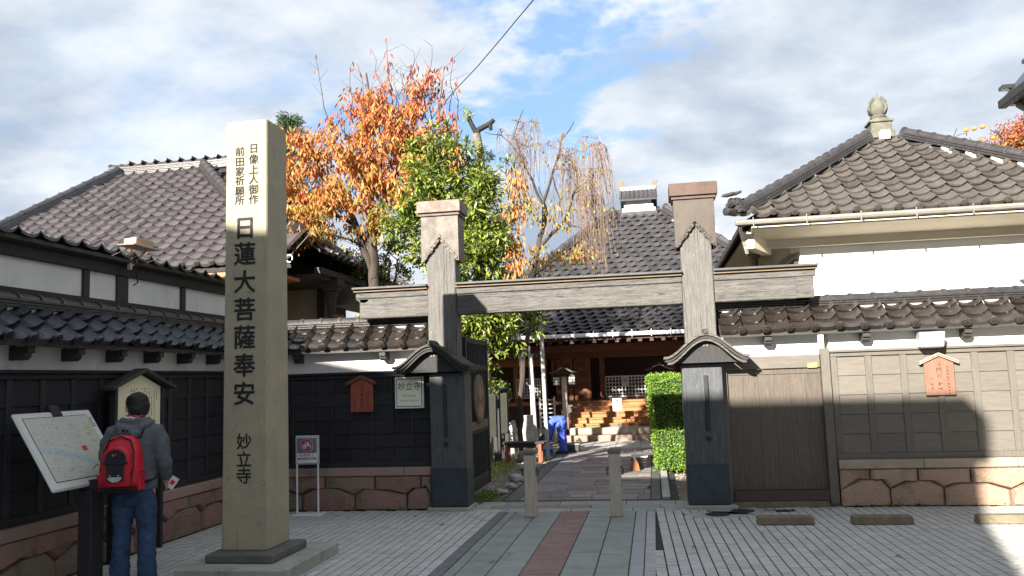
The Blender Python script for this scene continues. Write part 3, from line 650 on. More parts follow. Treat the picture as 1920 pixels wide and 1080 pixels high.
def beam(x0, x1, l_end=False, r_end=False):
    build(MB().box(x0, 11.03, 2.62, x1, 11.26, 2.895), 'crossbeam', m_grey, gate, bev=.008)
    e0 = .05 if l_end else 0; e1 = .05 if r_end else 0
    build(MB().box(x0-e0, 11.015, 2.90, x1+e1, 11.275, 2.985), 'beam_moulding', m_grey, gate, bev=.008)
    build(MB().box(x0-e0-.02*bool(e0), 10.975, 2.988, x1+e1+.02*bool(e1), 11.315, 3.018), 'beam_fillet', m_tanwood, gate)
    build(MB().hexa([(x0-e0*1.6, 10.93, 3.021), (x1+e1*1.6, 10.93, 3.021), (x1+e1*1.6, 11.36, 3.021), (x0-e0*1.6, 11.36, 3.021), (x0-e0*1.6, 10.93, 3.05), (x1+e1*1.6, 10.93, 3.05), (x1+e1*1.6, 11.36, 3.085), (x0-e0*1.6, 11.36, 3.085)]), 'beam_roof', m_beamroof, gate, bev=.004)
beam(-2.608, .43); beam(-4.0, -3.012, l_end=True); beam(.834, 2.06, r_end=True)
build(MB().box(1.86, 11.005, 2.62, 2.075, 11.27, 2.897), 'beam_end_block', m_grey, gate, bev=.008)
build(MB().prism([(-4.06, 2.90), (-3.86, 2.90), (-3.88, 2.86), (-3.93, 2.84), (-4.0, 2.85)], 11.03, 11.26), 'beam_nose', m_dark, gate)
# open leaf of the gate, folded back along the yard path
leaf = build(MB().box(-2.66, 11.47, .12, -2.60, 11.56, 2.33), 'gate_leaf', m_blackv, gate, bev=.006)
build(MB().box(-2.66, 12.96, .12, -2.60, 13.05, 2.33), 'leaf_stile', m_blackv, leaf, bev=.006)
for z0, z1, mt in ((.12, .30, m_blackv), (.93, .98, m_blackv), (.985, 1.11, m_tanwood), (1.86, 1.94, m_blackv), (2.25, 2.33, m_blackv)):
    build(MB().box(-2.655, 11.562, z0, -2.605, 12.958, z1), 'leaf_rail', mt, leaf, bev=.005)
sl = to_mesh(MB().box(-.012, -.02, 0, .012, .02, .63), 'slat', m_blackv); sl2 = to_mesh(MB().box(-.012, -.02, 0, .012, .02, .75), 'slat', m_blackv); sl3 = to_mesh(MB().box(-.012, -.02, 0, .012, .02, .31), 'slat', m_blackv)
for i in range(10):
    y = 11.63+i*.14
    inst('slat', sl, leaf, T(-2.63, y, .3)); inst('slat', sl2, leaf, T(-2.63, y, 1.11)); inst('slat', sl3, leaf, T(-2.63, y, 1.94))
m_crest = mat('tan_crest_wood', (.33, .23, .14), (.26, .18, .11), .6, 5); m_crestd = mat('brown_crest_wood', (.16, .11, .075), (.12, .08, .055), .6, 5)
cr = build(MB().disc((-2.592, 12.25, 1.44), .36, .03, 'x', 28), 'crest_disc', m_crestd, leaf)
b = MB()
for k in range(3):
    a = -PI/2 + (k-1)*.75; 
    pl = [(12.25+math.cos(a)*t*.3 + math.sin(a)*s, 1.44-.04+.0-math.sin(a)*0+ -math.sin(-a)*t*.0 + (t*.3 if k == 1 else t*.24) - .02) for t, s in ((0, 0), (.45, .07), (.8, .05), (1, 0), (.8, -.05), (.45, -.07))]
    b.prism(pl, -2.577, -2.566, 'x')
for k in (-1, 1): b.prism([(12.25+k*.02, 1.38), (12.25+k*.14, 1.30), (12.25+k*.15, 1.20), (12.25+k*.05, 1.12), (12.25+k*.02, 1.16)], -2.577, -2.566, 'x')
build(b, 'crest_leaf', m_crest, leaf)
build(MB().box(-2.85, 11.36, 0, -2.68, 11.46, 2.35), 'rear_post', m_blackv, gate, bev=.006)
build(MB().box(.66, 11.38, 0, .86, 11.55, 2.35), 'rear_post', m_blackv, gate, bev=.006)

# ---------------------------------------------------------------- hip roofed hall on the left
hall = thing('tiled_hall', 'hall with broad purple grey tiled hip roof behind the white plaster wall', 'building', (-10, 18, 0))
hroof = build(MB().hexa([(-15.4, 14.08, 3.86), (-6.4, 14.08, 3.86), (-9.6, 18.1, 6.90), (-12.6, 18.1, 6.90), (-15.4, 14.06, 3.93), (-6.4, 14.06, 3.93), (-9.6, 18.06, 6.97), (-12.6, 18.06, 6.97)]), 'roof', m_dark, hall)
SLP = 5.116
def hk(s, t):
    x = -15.6+s; y = 14+t*4.1/SLP
    return -12.55-(18.1-y)*.53 - .1 < x < -10.46+(18.06-y)*1.12 + .05 and y < 18.0 and x < -6.42
def hz(s, t):
    x = -15.6+s; return .42*max(0, (x+7.6)/1.6)**2*max(0, 1-t/3.0)
tile_field(hroof, (-15.6, 14, 3.99), (1, 0, 0), (0, 4.1, 3.06), .31, .262, 31, 20, m_tileP, keep=hk, zoff=hz, tl=.33, limit=300)
ridge(hroof, [(-13.0, 18.15, 7.0), (-12.4, 18.15, 6.98), (-10.2, 18.15, 6.98), (-9.3, 18.15, 7.02)], m_tileD, .32, 5, .045, .09, .3)
ridge(hroof, [(-12.6, 18.05, 7.0), (-13.1, 17.15, 6.32), (-13.86, 15.71, 5.25), (-14.9, 13.95, 4.05)], m_tileK, .26, 4, .04, .085, .3)
ridge(hroof, [(-10.42, 18.0, 6.98), (-9.66, 17.2, 6.38), (-8.95, 16.5, 5.84), (-7.8, 15.6, 5.15), (-6.75, 14.84, 4.66), (-6.55, 14.66, 4.62)], m_tileD, .26, 4, .04, .085, .3)
b = MB(); M_d = T(-6.5, 14.6, 4.66) @ RZ(math.radians(42))
b.disc((0, 0, 0), .13, .1, 'y', 16); b.disc((0, -.055, 0), .085, .02, 'y', 14); build(b, 'ridge_end_disc', m_tileD, hroof, smooth=30, Mx=M_d)
b = MB()
for x in np.arange(-12.4, -9.4, .33): b.disc((x, 18.1, 7.29), .05, .26, 'y', 8)
build(b, 'ridge_knobs', m_tileD, hroof, kind='stuff')
build(MB().hexa([(-10.4, 18.1, 6.7), (-7.4, 15.5, 4.4), (-7.4, 21.9, 4.1), (-10.4, 18.2, 6.7), (-10.4, 18.1, 6.76), (-7.4, 15.5, 4.46), (-7.4, 21.9, 4.16), (-10.4, 18.2, 6.76)]), 'side_slope', m_tileD, hroof)
build(MB().hexa([(-12.6, 18.1, 6.9), (-12.6, 18.2, 6.9), (-15.6, 22.5, 4.1), (-15.2, 14.2, 4.1), (-12.6, 18.1, 6.96), (-12.6, 18.2, 6.96), (-15.6, 22.5, 4.16), (-15.2, 14.2, 4.16)]), 'side_slope', m_tileD, hroof)
# eave boards, rafters and walls below
build(MB().box(-14.6, 14.1, 3.76, -6.6, 14.2, 3.88), 'eave_beam', m_orangew, hall, bev=.006)
build(MB().box(-14.6, 14.2, 3.70, -6.6, 14.9, 3.76), 'soffit', m_orangew, hall)
rf = to_mesh(MB().box(-.035, 0, 0, .035, .75, .07), 'rafter', m_brownw)
for k in range(17): inst('rafter', rf, hall, T(-14.0+k*.45, 14.12, 3.69))
build(MB().box(-14.2, 14.9, 0, -8.0, 21, 3.72), 'wall', m_deepwood, hall)
m_beigewall = mat('beige_plaster', (.42, .36, .25), (.36, .31, .22), .9, 3)  # the wall's own beige
# entrance wing with its own small ridge
wing = thing('tiled_wing', 'low tiled porch wing seen edge-on between the stone pillar and the gate', 'building', (-7, 17, 0))
M_w = frame((-6.85, 14.9, 4.86), Vector((.35, -7.5, .27)).normalized(), Vector((7.5, .35, 0)).normalized() * -1, Vector((0, 0, 1)))
wr = build(MB().hexa([(-6.95, 14.7, 4.84), (-6.1, 14.7, 4.22), (-6.1, 24, 3.86), (-7.3, 24, 4.5), (-6.95, 14.7, 4.89), (-6.1, 14.7, 4.27), (-6.1, 24, 3.91), (-7.3, 24, 4.55)]), 'roof', m_dark, wing)
build(MB().hexa([(-7.9, 14.7, 4.3), (-6.95, 14.7, 4.84), (-7.3, 24, 4.5), (-8.2, 24, 3.9), (-7.9, 14.7, 4.35), (-6.95, 14.7, 4.89), (-7.3, 24, 4.55), (-8.2, 24, 3.95)]), 'rear_slope', m_tileD, wr)
u = Vector((-.03, 9.3, -.35)).normalized(); v = Vector((-.85, -.02, .62))
tile_field(wr, (-6.0, 14.72, 4.22), u, v, .29, .235, 31, 4, m_tileP, eave=True, tl=.29)
m_bark = mat('brown_bark_ridge', (.19, .11, .085), (.12, .075, .06), .9, 14, bump=.6, bscale=40)
build(MB().tube([(-6.9, 14.6, 4.93), (-7.0, 17, 4.84), (-7.15, 20, 4.72), (-7.3, 24, 4.57)], .085, 7), 'ridge_roll', m_bark, wr)
build(MB().box(-6.35, 15.0, 3.86, -6.2, 24, 3.98), 'eave_beam', m_dark, wing, bev=.006)
build(MB().hexa([(-7.9, 14.95, 3.5), (-6.25, 14.95, 3.5), (-6.25, 15.0, 3.5), (-7.9, 15.0, 3.5), (-7.9, 14.95, 4.2), (-6.25, 14.95, 4.05), (-6.25, 15.0, 4.05), (-7.9, 15.0, 4.2)]), 'gable_board', m_dark, wing) if False else None
col = build(MB().lathe([(.07, 0), (.075, 2.9), (.08, 3.3), (.13, 3.55), (.13, 3.6), (.2, 3.62), (.2, 3.84)], (-6.4, 16.0, 0), 10), 'column', m_dark, wing, smooth=40)
build(MB().box(-6.62, 15.8, 3.68, -6.18, 16.2, 3.86), 'column_capital', m_dark, col, bev=.02)
build(MB().box(-8.4, 17.0, 0, -7.12, 17.1, 3.85), 'plaster_panel', m_beigewall, wing)
build(MB().box(-7.12, 16.96, 0, -6.95, 17.14, 3.9), 'wall_post', m_dark, wing, bev=.006)
build(MB().box(-8.5, 15.0, 3.80, -6.3, 24, 3.86), 'soffit', m_dark, wing)
build(MB().box(-6.0, 18.0, 0, -5.75, 18.2, 3.9), 'wall_post', m_dark, wing, bev=.006)
# cable hoops fixed at the hall corner
hp = thing('cable_hoops', 'pale looped cable with insulator hoops under the hall eave corner', 'cable', (-6.4, 14.2, 3.9))
m_paleblue = mat('pale_grey_cable', (.16, .19, .20), None, .6, 9)
def loop(c, r, n=14, a0=0, a1=2*PI): return [(c[0]+r*math.cos(a0+(a1-a0)*i/n), c[1], c[2]+r*1.15*math.sin(a0+(a1-a0)*i/n)) for i in range(n+1)]
build(MB().tube(loop((-6.62, 14.0, 4.30), .07, 10, -2.6, 1.2), .014, 5), 'insulator_hoop', m_white, hp)
build(MB().tube(loop((-6.40, 14.0, 4.02), .06, 12, -.5, 5.2), .013, 5), 'insulator_hoop', m_white, hp)
build(MB().tube(loop((-6.75, 14.0, 3.55), .22, 14, -1.5, 1.5), .01, 5), 'cable_loop', m_paleblue, hp)
build(MB().tube([(-6.8, 14.0, 3.75), (-6.4, 14.0, 4.05), (-5.9, 14.0, 4.55)], .006, 5), 'cable_run', m_paleblue, hp)

# ---------------------------------------------------------------- white storehouse with pyramid roof on the right
store = thing('storehouse', 'white plastered storehouse with brown tiled pyramid roof and stone finial', 'building', (4.38, 16, 0))
SH = (Vector((1.38, 13, 0)), 3.0)
zr = lambda t: 6.0-.655*t + .03*max(0, t-2)**2
sroof = build(MB().hexa([(1.5, 13.12, 3.96), (7.26, 13.12, 3.96), (4.4, 15.98, 5.9), (4.36, 15.98, 5.9), (1.5, 13.12, 4.0), (7.26, 13.12, 4.0), (4.4, 15.98, 5.92), (4.36, 15.98, 5.92)]), 'roof', m_dark, store)
for (p, q) in (((1.45, 13.1), (1.45, 18.9)), ((7.31, 18.9), (7.31, 13.1)), ((1.45, 18.9), (7.31, 18.9))):
    build(MB().add([(*p, 4.0), (*q, 4.0), (4.38, 16, 5.96), (*p, 3.92), (*q, 3.92), (4.38, 16, 5.86)], [(0, 1, 2), (3, 5, 4), (0, 3, 4, 1), (1, 4, 5, 2), (2, 5, 3, 0)]), 'side_slope', m_tileD, sroof)
sl = math.hypot(3.0, 1.94)
tile_field(sroof, (1.38, 13.0, 4.045), (1, 0, 0), (0, 3.0, 1.94), .30, .256, 20, 14, m_tileG,
           keep=lambda s, t: s > t*3/sl - .08 and 6.0-s > t*3/sl - .08 and t < sl-.35, zoff=lambda s, t: .10*max(0, abs(s-3)-2)**2, tl=.33)
for sx in (-1, 1):
    pts = [(4.38+sx*t, 16-t, zr(t)+.02) for t in (.28, 1.0, 1.8, 2.5, 2.95)]
    ridge(sroof, pts, m_tileD, .26, 3, .042, .085, .27)
# lime pointing along the right hip and below the finial
b = MB()
for k in range(7):
    t0 = .9+k*.28; b.hexa([(4.38+t0-.17, 16-t0-.02, zr(t0)+.02), (4.38+t0+.08-.17, 16-t0-.26, zr(t0+.26)+.02), (4.38+t0+.2-.17, 16-t0-.2, zr(t0+.24)+.03), (4.38+t0-.06, 16-t0, zr(t0)+.03),
                           (4.38+t0-.17, 16-t0-.02, zr(t0)+.05), (4.38+t0+.08-.17, 16-t0-.26, zr(t0+.26)+.045), (4.38+t0+.2-.17, 16-t0-.2, zr(t0+.24)+.05), (4.38+t0-.06, 16-t0, zr(t0)+.055)])
b.box(4.3, 15.62, 5.83, 4.46, 15.75, 5.99)
build(b, 'lime_pointing', m_lime, sroof, kind='stuff')
# ogre-tile at the corner
cn = T(1.33, 12.95, 4.2) @ RZ(math.radians(-45))
b = MB().disc((.02, 0, .10), .07, .12, 'x', 16); b.disc((-.05, 0, -.05), .062, .24, 'x', 16); b.disc((-.045, 0, .10), .045, .03, 'x', 14); b.disc((-.17, 0, -.05), .045, .02, 'x', 14)
b.hexa([(.02, -.17, -.06), (.12, -.17, -.06), (.12, .17, -.06), (.02, .17, -.06), (.02, -.08, .17), (.12, -.08, .17), (.12, .08, .17), (.02, .08, .17)])
b.prism([(-.14, .19), (-.1, .24), (.0, .235), (.12, .29), (.12, .25), (.0, .20)], -.1, .1, 'y')
for sy in (-1, 1): b.disc((.0, sy*.11, .0), .04, .06, 'x', 12); b.disc((.0, sy*.085, .07), .035, .05, 'x', 12); b.disc((.0, sy*.14, -.05), .03, .05, 'x', 10)
build(b, 'ridge_end_tile', m_tileD, sroof, bev=.006, Mx=cn @ RZ(PI/2) if False else cn @ RZ(math.radians(90)))
m_fin = mat('weathered_finial_stone', (.15, .15, .12), (.09, .09, .075), .85, 6, bump=.4, bscale=40)
fin = build(MB().box(4.165, 15.79, 5.90, 4.595, 16.21, 6.03), 'finial', m_fin, sroof, bev=.012)
b = MB().box(4.20, 15.82, 6.032, 4.56, 16.18, 6.20); b.box(4.17, 15.79, 6.202, 4.59, 16.21, 6.25); b.box(4.24, 15.86, 6.252, 4.52, 16.14, 6.30)
build(b, 'finial_base', m_fin, fin, bev=.01)
b = MB().lathe([(.13, 6.30), (.15, 6.33), (.12, 6.36), (.16, 6.42), (.185, 6.50), (.155, 6.58), (.085, 6.65), (.03, 6.73), (.004, 6.84)], (4.38, 16, 0), 16)
build(b, 'finial_jewel', m_fin, fin, smooth=40)
b = MB()
for k in range(4):
    a = k*PI/2+.6; c, s = math.cos(a), math.sin(a)
    pl = [(.15, 6.38), (.215, 6.45), (.225, 6.52), (.20, 6.55), (.205, 6.61), (.15, 6.66), (.13, 6.70), (.09, 6.72), (.13, 6.60), (.17, 6.52)]
    b.put(MB().prism(pl, -.015, .015, 'y'), T(4.38, 16) @ RZ(a))
build(b, 'finial_flame', m_fin, fin)
# walls, plaster eaves, gutter
build(MB().box(2.42, 13.80, 0, 6.31, 17.9, 3.9), 'wall', m_plaster, store)
build(MB().prism([(13.15, 3.90), (13.17, 3.97), (13.79, 3.97), (13.79, 3.66), (13.67, 3.66), (13.65, 3.79), (13.28, 3.87)], 1.62, 7.1, 'x'), 'plaster_eave', m_cream, store)
build(MB().prism([(1.60, 3.90), (1.62, 3.965), (2.418, 3.965), (2.418, 3.60), (2.28, 3.60), (2.23, 3.76)], 13.8, 18.8, 'y'), 'plaster_eave', m_cream, store)
build(MB().hexa([(1.5, 13.3, 3.62), (1.66, 13.3, 3.62), (1.98, 13.78, 3.56), (1.83, 13.78, 3.56), (1.5, 13.3, 3.9), (1.66, 13.3, 3.9), (1.98, 13.78, 3.9), (1.83, 13.78, 3.9)]), 'eave_return', m_cream, store, bev=.01)
build(MB().box(2.35, 13.95, 0, 2.416, 17.9, 3.5), 'side_boarding', m_deepwood, store)
m_gutter = mat('pale_grey_gutter', (.22, .21, .185), (.18, .17, .15), .5, 5)
b = MB().tube([(1.36, 12.95, 3.975), (7.4, 12.95, 3.975)], .045, 8)
gt = build(b, 'gutter', m_gutter, store, smooth=40)
b = MB()
for k in range(8): b.cbox((1.62+k*.78, 12.92, 3.97), (.012, .05, .15))
build(b, 'gutter_bracket', m_gutter, gt)
build(MB().tube([(1.42, 13.0, 3.93), (1.5, 13.3, 3.75), (1.55, 13.35, 3.55)], .03, 7), 'gutter_outlet', m_gutter, gt)
# little roof, chimney and far buildings glimpsed right of the gate post
m_farwhite = mat('far_white_render', (.72, .72, .73), (.66, .66, .68), .8, 2)
fb = thing('white_building', 'small far white building glimpsed beside the right gate post', 'building', (4.8, 55, 0))
build(MB().box(3.3, 55, 0, 4.6, 60, 11.2), 'wall', m_farwhite, fb); build(MB().box(4.7, 56, 0, 6.5, 60, 10.5), 'wall', m_farwhite, fb)
build(MB().box(3.9, 55.2, 11.2, 4.05, 55.4, 13.2), 'mast', m_alu, fb)
b = MB()
for i in range(2):
    for j in range(5): b.box(3.55+i*.5, 54.97, 3+j*1.6, 3.8+i*.5, 54.998, 4.0+j*1.6)
build(b, 'window', m_ink, fb)
lp = thing('stone_lantern_pillar', 'small brown wooden lantern pillar rising behind the crossbeam right end', 'pillar', (1.9, 15.5, 0))
build(MB().lathe([(.09, 0), (.09, 3.4), (.13, 3.5), (.13, 3.56), (.07, 3.6), (.07, 3.75), (.12, 3.8), (.10, 3.95)], (1.93, 15.6, 0), 9), 'shaft', m_cope, lp, smooth=30)
# dark eave of the neighbouring house, top right corner of the view
nb = thing('neighbour_house', 'dark tiled house eave with grey downpipe jutting in at the upper right', 'building', (7, 6, 0))
build(MB().hexa([(4.02, 2, 4.66), (9, 2, 4.66), (9, 9.85, 4.66), (4.02, 9.85, 4.66), (6.6, 2, 7.6), (6.7, 2, 7.6), (6.7, 9.85, 7.6), (6.6, 9.85, 7.6)]), 'roof', m_tileK, nb)
build(MB().box(4.1, 2.1, 4.58, 9, 9.8, 4.655), 'soffit', m_dark, nb)
build(MB().box(3.99, 2, 4.56, 4.08, 9.9, 4.655), 'gutter', m_blackv, nb, bev=.01)
build(MB().box(5.6, 2.3, 0, 9, 8.8, 4.575), 'wall', m_black, nb)
b = MB()
for k in range(9): build(MB().cbox((4.1+k*.27, 9.86, 4.79+k*.3), (.16, .12, .05)), 'verge_tile', m_tileK, nb, bev=.006)
build(MB().tube([(4.15, 9.75, 4.56), (4.18, 9.7, 4.50), (4.4, 9.5, 4.42), (5.5, 8.86, 4.2), (5.52, 8.86, 0)], .045, 8), 'downpipe', m_gutter, nb, smooth=40)
build(MB().cbox((4.13, 9.8, 4.63), (.1, .12, .13)), 'rain_head', m_gutter, nb, bev=.02)

# ---------------------------------------------------------------- temple hall at the end of the path
temple = thing('temple_hall', 'dark tiled temple hall with orange timber steps seen through the gate', 'building', (-.2, 27, 0))
def tz(t): return 7.08-.9*(t-.45) if t < 3 else 4.785-.86*(t-3)+.075*(t-3)**2
tr_ = build(MB().box(-.8, 27.4, 6.95, .4, 28.6, 7.1), 'roof', m_tileD, temple)
rb = MB(); me_ = stile('tmp', m_tileT, .3, .34, n=7, rise=.022, dip=.03)
def put_tile(px, py, pz, u, v):
    n = u.cross(v); Mx = frame((px, py, pz), u, v, n); bb = len(rb.v); rb.v.extend([tuple(Mx @ x.co) for x in me_.vertices]); rb.f.extend([tuple(bb+i for i in pl.vertices) for pl in me_.polygons]); rb.m.extend([0]*len(me_.polygons))
t = 6.1
while t > .5:
    t1 = t-.2; dz = tz(t1)-tz(t); ln = math.hypot(.2, dz); v = Vector((0, .2/ln, dz/ln))
    for i in range(int(2*(t+.35)/.3)):
        x = -.2-(t+.35)+.05+i*.3
        put_tile(x, 28-t, tz(t)+.02+rnd.uniform(-.006, .006), Vector((1, 0, 0)), v)
    t -= .26/ln*.2
b = MB(); tt = (.3, 1.2, 2, 3, 4, 5, 6.12)
for a, c in zip(tt, tt[1:]):
    for sy in (-1, 1): b.add([(-.2-(a+.38), 28+sy*a, tz(a)-.02), (-.2+(a+.38), 28+sy*a, tz(a)-.02), (-.2+(c+.38), 28+sy*c, tz(c)-.02), (-.2-(c+.38), 28+sy*c, tz(c)-.02)], [(0, 1, 2, 3)])
build(b, 'roof_deck', m_dark, tr_)
build(rb, 'roof_tiles', m_tileT, tr_, smooth=50, recalc=False, kind='stuff')
for sx in (-1, 1):
    ps = [(-.2+sx*(t+.35), 28-t, tz(t)+.03) for t in (.45, 1.2, 2, 3, 4, 5, 6.1)]
    ridge(tr_, ps, m_tileT, .26, 3, .05, .1, .4)
    b = MB(); 
    for a, c in zip((.3, 1.2, 2, 3, 4, 5, 6.1), (1.2, 2, 3, 4, 5, 6.1)): b.add([(-.2+sx*(a+.35), 28-a, tz(a)), (-.2+sx*(c+.35), 28-c, tz(c)), (-.2+sx*(c+.35), 28+c, tz(c)), (-.2+sx*(a+.35), 28+a, tz(a))], [(0, 1, 2, 3)])
    build(b, 'side_slope', m_tileT, tr_)
b = MB()
for sx in (1,):
    ps = [(-.2+(t+.35)+.0, 28-t-.16, tz(t)+.05) for t in (1.0, 2.4)]
build(MB().tube([(.85, 26.7, 6.60), (2.0, 25.55, 5.56)], .03, 5), 'lime_pointing', m_lime, tr_)
# roof crown: white base, little tiled ridge with ornaments
b = MB().box(-.75, 27.4, 7.08, .35, 28.6, 7.22); b.box(-.68, 27.46, 7.22, .28, 28.5, 7.36); b.box(-.62, 27.5, 7.36, .22, 28.4, 7.52)
build(b, 'crown_base', m_farwhite, tr_, bev=.015)
b = MB().prism([(27.25, 7.50), (28.0, 7.95), (28.75, 7.50), (28.75, 7.44), (28.0, 7.86), (27.25, 7.44)], -.82, .42, 'x'); build(b, 'crown_roof', m_tileT, tr_)
for i in range(9):
    build(MB().tube([(-.78+i*.145, 27.26, 7.52), (-.78+i*.145, 27.95, 7.94)], .035, 5), 'crown_tile', m_tileT, tr_)
build(MB().box(-.8, 27.93, 7.93, .4, 28.07, 8.06), 'crown_ridge', m_farwhite, tr_, bev=.02)
for x in (-.76, .36): build(MB().prism([(x-.09, 8.0), (x+.09, 8.0), (x+.06, 8.14), (x+.1, 8.24), (x, 8.2), (x-.02, 8.32), (x-.06, 8.18), (x-.1, 8.14)], 27.95, 28.05), 'crown_ornament', m_tanwood, tr_)
# eaves
build(MB().box(-6.3, 21.86, 2.74, 6.0, 21.98, 2.84), 'gutter', m_farwhite, temple, bev=.02)
b = MB()
for k in range(24): b.cbox((-6+k*.5, 21.84, 2.80), (.02, .03, .18))
build(b, 'gutter_bracket', m_farwhite, temple)
build(MB().hexa([(-6.2, 22.0, 2.66), (5.9, 22.0, 2.66), (5.9, 26, 3.3), (-6.2, 26, 3.3), (-6.2, 22.0, 2.72), (5.9, 22.0, 2.72), (5.9, 26, 3.36), (-6.2, 26, 3.36)]), 'soffit', m_deepwood, temple)
rf = to_mesh(MB().hexa([(-.05, 0, 0), (.05, 0, 0), (.05, 2.8, .45), (-.05, 2.8, .45), (-.05, 0, .07), (.05, 0, .07), (.05, 2.8, .52), (-.05, 2.8, .52)]), 'rafter', m_deepwood)
for k in range(40): inst('rafter', rf, temple, T(-6+k*.3, 22.02, 2.585))
build(MB().box(-6, 23.55, 2.42, 5.6, 23.75, 2.62), 'eave_beam', m_brownw, temple, bev=.01)
build(MB().box(-6, 24.75, 2.25, 5.6, 24.95, 2.5), 'head_beam', m_brownw, temple, bev=.01)
for x in (-4.05, -3.2, -2.62, -1.5, .55): build(MB().box(x-.08, 24.74, 1.0, x+.08, 24.9, 2.5) if x > -3 else MB().box(x-.07, 24.5, .3, x+.07, 24.64, 2.5), 'column', m_brownw if x > -3 else m_orangew, temple, bev=.012)
build(MB().box(-6, 25.9, 0.9, 5.6, 26.1, 3.3), 'back_wall', m_deepwood, temple)
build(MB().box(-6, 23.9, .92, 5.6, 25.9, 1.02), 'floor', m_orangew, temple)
build(MB().box(-6, 24.0, .2, -2.5, 24.2, .92), 'floor_skirt', m_deepwood, temple)
# doors and lattices
dm = to_mesh(MB().box(0, 0, 0, .52, .05, 1.3), 'door', m_brownw)
for k, x in enumerate((-2.88, -2.34)):
    d = inst('door', to_mesh(MB().box(0, 0, 0, .5, .04, 1.25), 'door', m_orangew), temple, T(x, 24.8, 1.02))  # orange timber colour stands in for sun patches on the doors
    for j in range(4): build(MB().box(x+.05, 24.785, 1.07+j*.3, x+.45, 24.797, 1.07+j*.3+.2), 'door_panel', m_brownw, d)
def lattice(x0, x1, z0, z1, y, n, mrows):
    L_ = build(MB().box(x0, y, z1-.04, x1, y+.04, z1), 'lattice', m_farwhite, temple)
    build(MB().box(x0, y+.005, z0, x1, y+.035, z0+.04), 'lattice_rail', m_farwhite, L_)
    vb = to_mesh(MB().box(-.012, 0, z0+.04, .012, .02, z1-.04), 'lattice_bar', m_farwhite); hb = to_mesh(MB().box(x0, .021, -.012, x1, .034, .012), 'lattice_bar', m_farwhite)
    for i in range(n+1): inst('lattice_bar', vb, L_, T(x0+(x1-x0)*i/n, y, 0))
    for j in range(1, mrows): inst('lattice_bar', hb, L_, T(0, y, z0+(z1-z0)*j/mrows))
lattice(-1.40, .5, 1.08, 1.70, 24.7, 20, 6); lattice(-4.0, -3.3, 1.12, 1.70, 24.3, 9, 6)
build(MB().box(-1.42, 24.76, 1.02, .52, 24.8, 1.08), 'lattice_sill', m_orangew, temple)
for x in (-3.0, -2.82, -2.3, -2.0, -1.55): build(MB().box(x, 24.68, 1.6, x+.1, 24.72, 2.24), 'door_stile', m_brownw, temple)
# timber steps and stone terrace
for k in range(5):
    z1 = .42+k*.15; y0 = 23.0+k*.2
    st = build(MB().box(-2.42+.02*k, y0, z1-.05, 1.6, y0+.26, z1), 'step', m_orangew, temple, bev=.008)
    build(MB().box(-2.40+.02*k, y0+.03, z1-.148, 1.58, y0+.05, z1-.052), 'riser', m_orangew, st)
build(MB().box(-2.4, 23.06, .3, 1.58, 24.1, .40), 'step_base', m_brownw, temple)
b = MB().prism([(22.95, .3), (23.15, .3), (24.15, 1.05), (24.15, 1.25), (22.95, .5)], -2.56, -2.46, 'x'); build(b, 'stair_string', m_deepwood, temple, bev=.008)
for y, h in ((22.98, .95), (23.9, 1.5)): build(MB().lathe([(.05, .3), (.05, h-.12), (.07, h-.1), (.05, h-.06), (.075, h), (.01, h+.1)], (-2.52, y, 0), 8), 'newel_post', m_deepwood, temple, smooth=40)
terr = build(MB().box(-2.45, 22.3, -.03, 2.2, 22.95, .15), 'stone_step', m_cope, temple, bev=.015)
build(MB().box(-2.3, 22.55, .152, 2.0, 24, .33), 'stone_step', m_copeL, temple, bev=.015)
build(MB().box(-6.4, 22.9, -.03, -2.46, 24.2, .3), 'terrace', m_copeL, temple, bev=.015)
m_redcloth = mat('red_panel', (.35, .09, .05), None, .7, 5)
build(MB().box(-5.2, 24.8, 1.0, -3.3, 24.85, 2.2), 'side_screen', m_deepwood, temple)
build(MB().box(-5.2, 24.4, 2.05, -3.1, 24.5, 2.28), 'side_beam', m_orangew, temple, bev=.01)
build(MB().box(-4.5, 24.55, 2.3, -3.25, 24.58, 2.62), 'light_panel', m_farwhite, temple)
b = MB()
for k in range(7):
    for s in (-1, 1): b.tube([(-4.5+k*.2, 24.53, 2.3 if s > 0 else 2.62), (-4.3+k*.2, 24.53, 2.62 if s > 0 else 2.3)], .012, 4)
build(b, 'panel_lattice', m_dark, temple)

# ---------------------------------------------------------------- trees and plants
def pal(name, cols, rough=.5, trans=.35, spec=.3):
    k = .78 if name in ('red_autumn_leaf', 'orange_autumn_leaf', 'yellow_olive_leaf', 'pink_red_leaf') else 1.25
    return mat(name, cols[0], None, rough, 6, bump=0, palette=[(i/(len(cols)-1), tuple(v*k for v in c)) for i, c in enumerate(cols)], trans=trans, spec=spec)
m_barkd = mat('dark_bark', (.075, .058, .048), (.045, .036, .03), .9, 8, bump=.6, bscale=30, st=(4, 4, 1))
m_barkg = mat('grey_green_bark', (.22, .19, .15), (.13, .115, .09), .9, 8, bump=.6, bscale=30, st=(4, 4, 1))
m_twig = mat('tan_hanging_twig', (.30, .215, .17), (.23, .16, .125), .8, 5, bump=0)
m_lred = pal('red_autumn_leaf', [(.58, .10, .07), (.64, .19, .10), (.68, .27, .13), (.52, .07, .07), (.70, .30, .17)])
m_lora = pal('orange_autumn_leaf', [(.66, .25, .07), (.70, .33, .10), (.62, .18, .06), (.68, .38, .12), (.66, .29, .10), (.52, .28, .06)])
m_lyel = pal('yellow_olive_leaf', [(.44, .32, .05), (.30, .27, .05), (.56, .38, .07), (.20, .22, .04), (.52, .24, .05)])
m_lgrn = pal('glossy_green_leaf', [(.07, .12, .02), (.12, .17, .03), (.05, .09, .016), (.19, .22, .04), (.10, .15, .025), (.28, .27, .05)], .32, .22, .5)
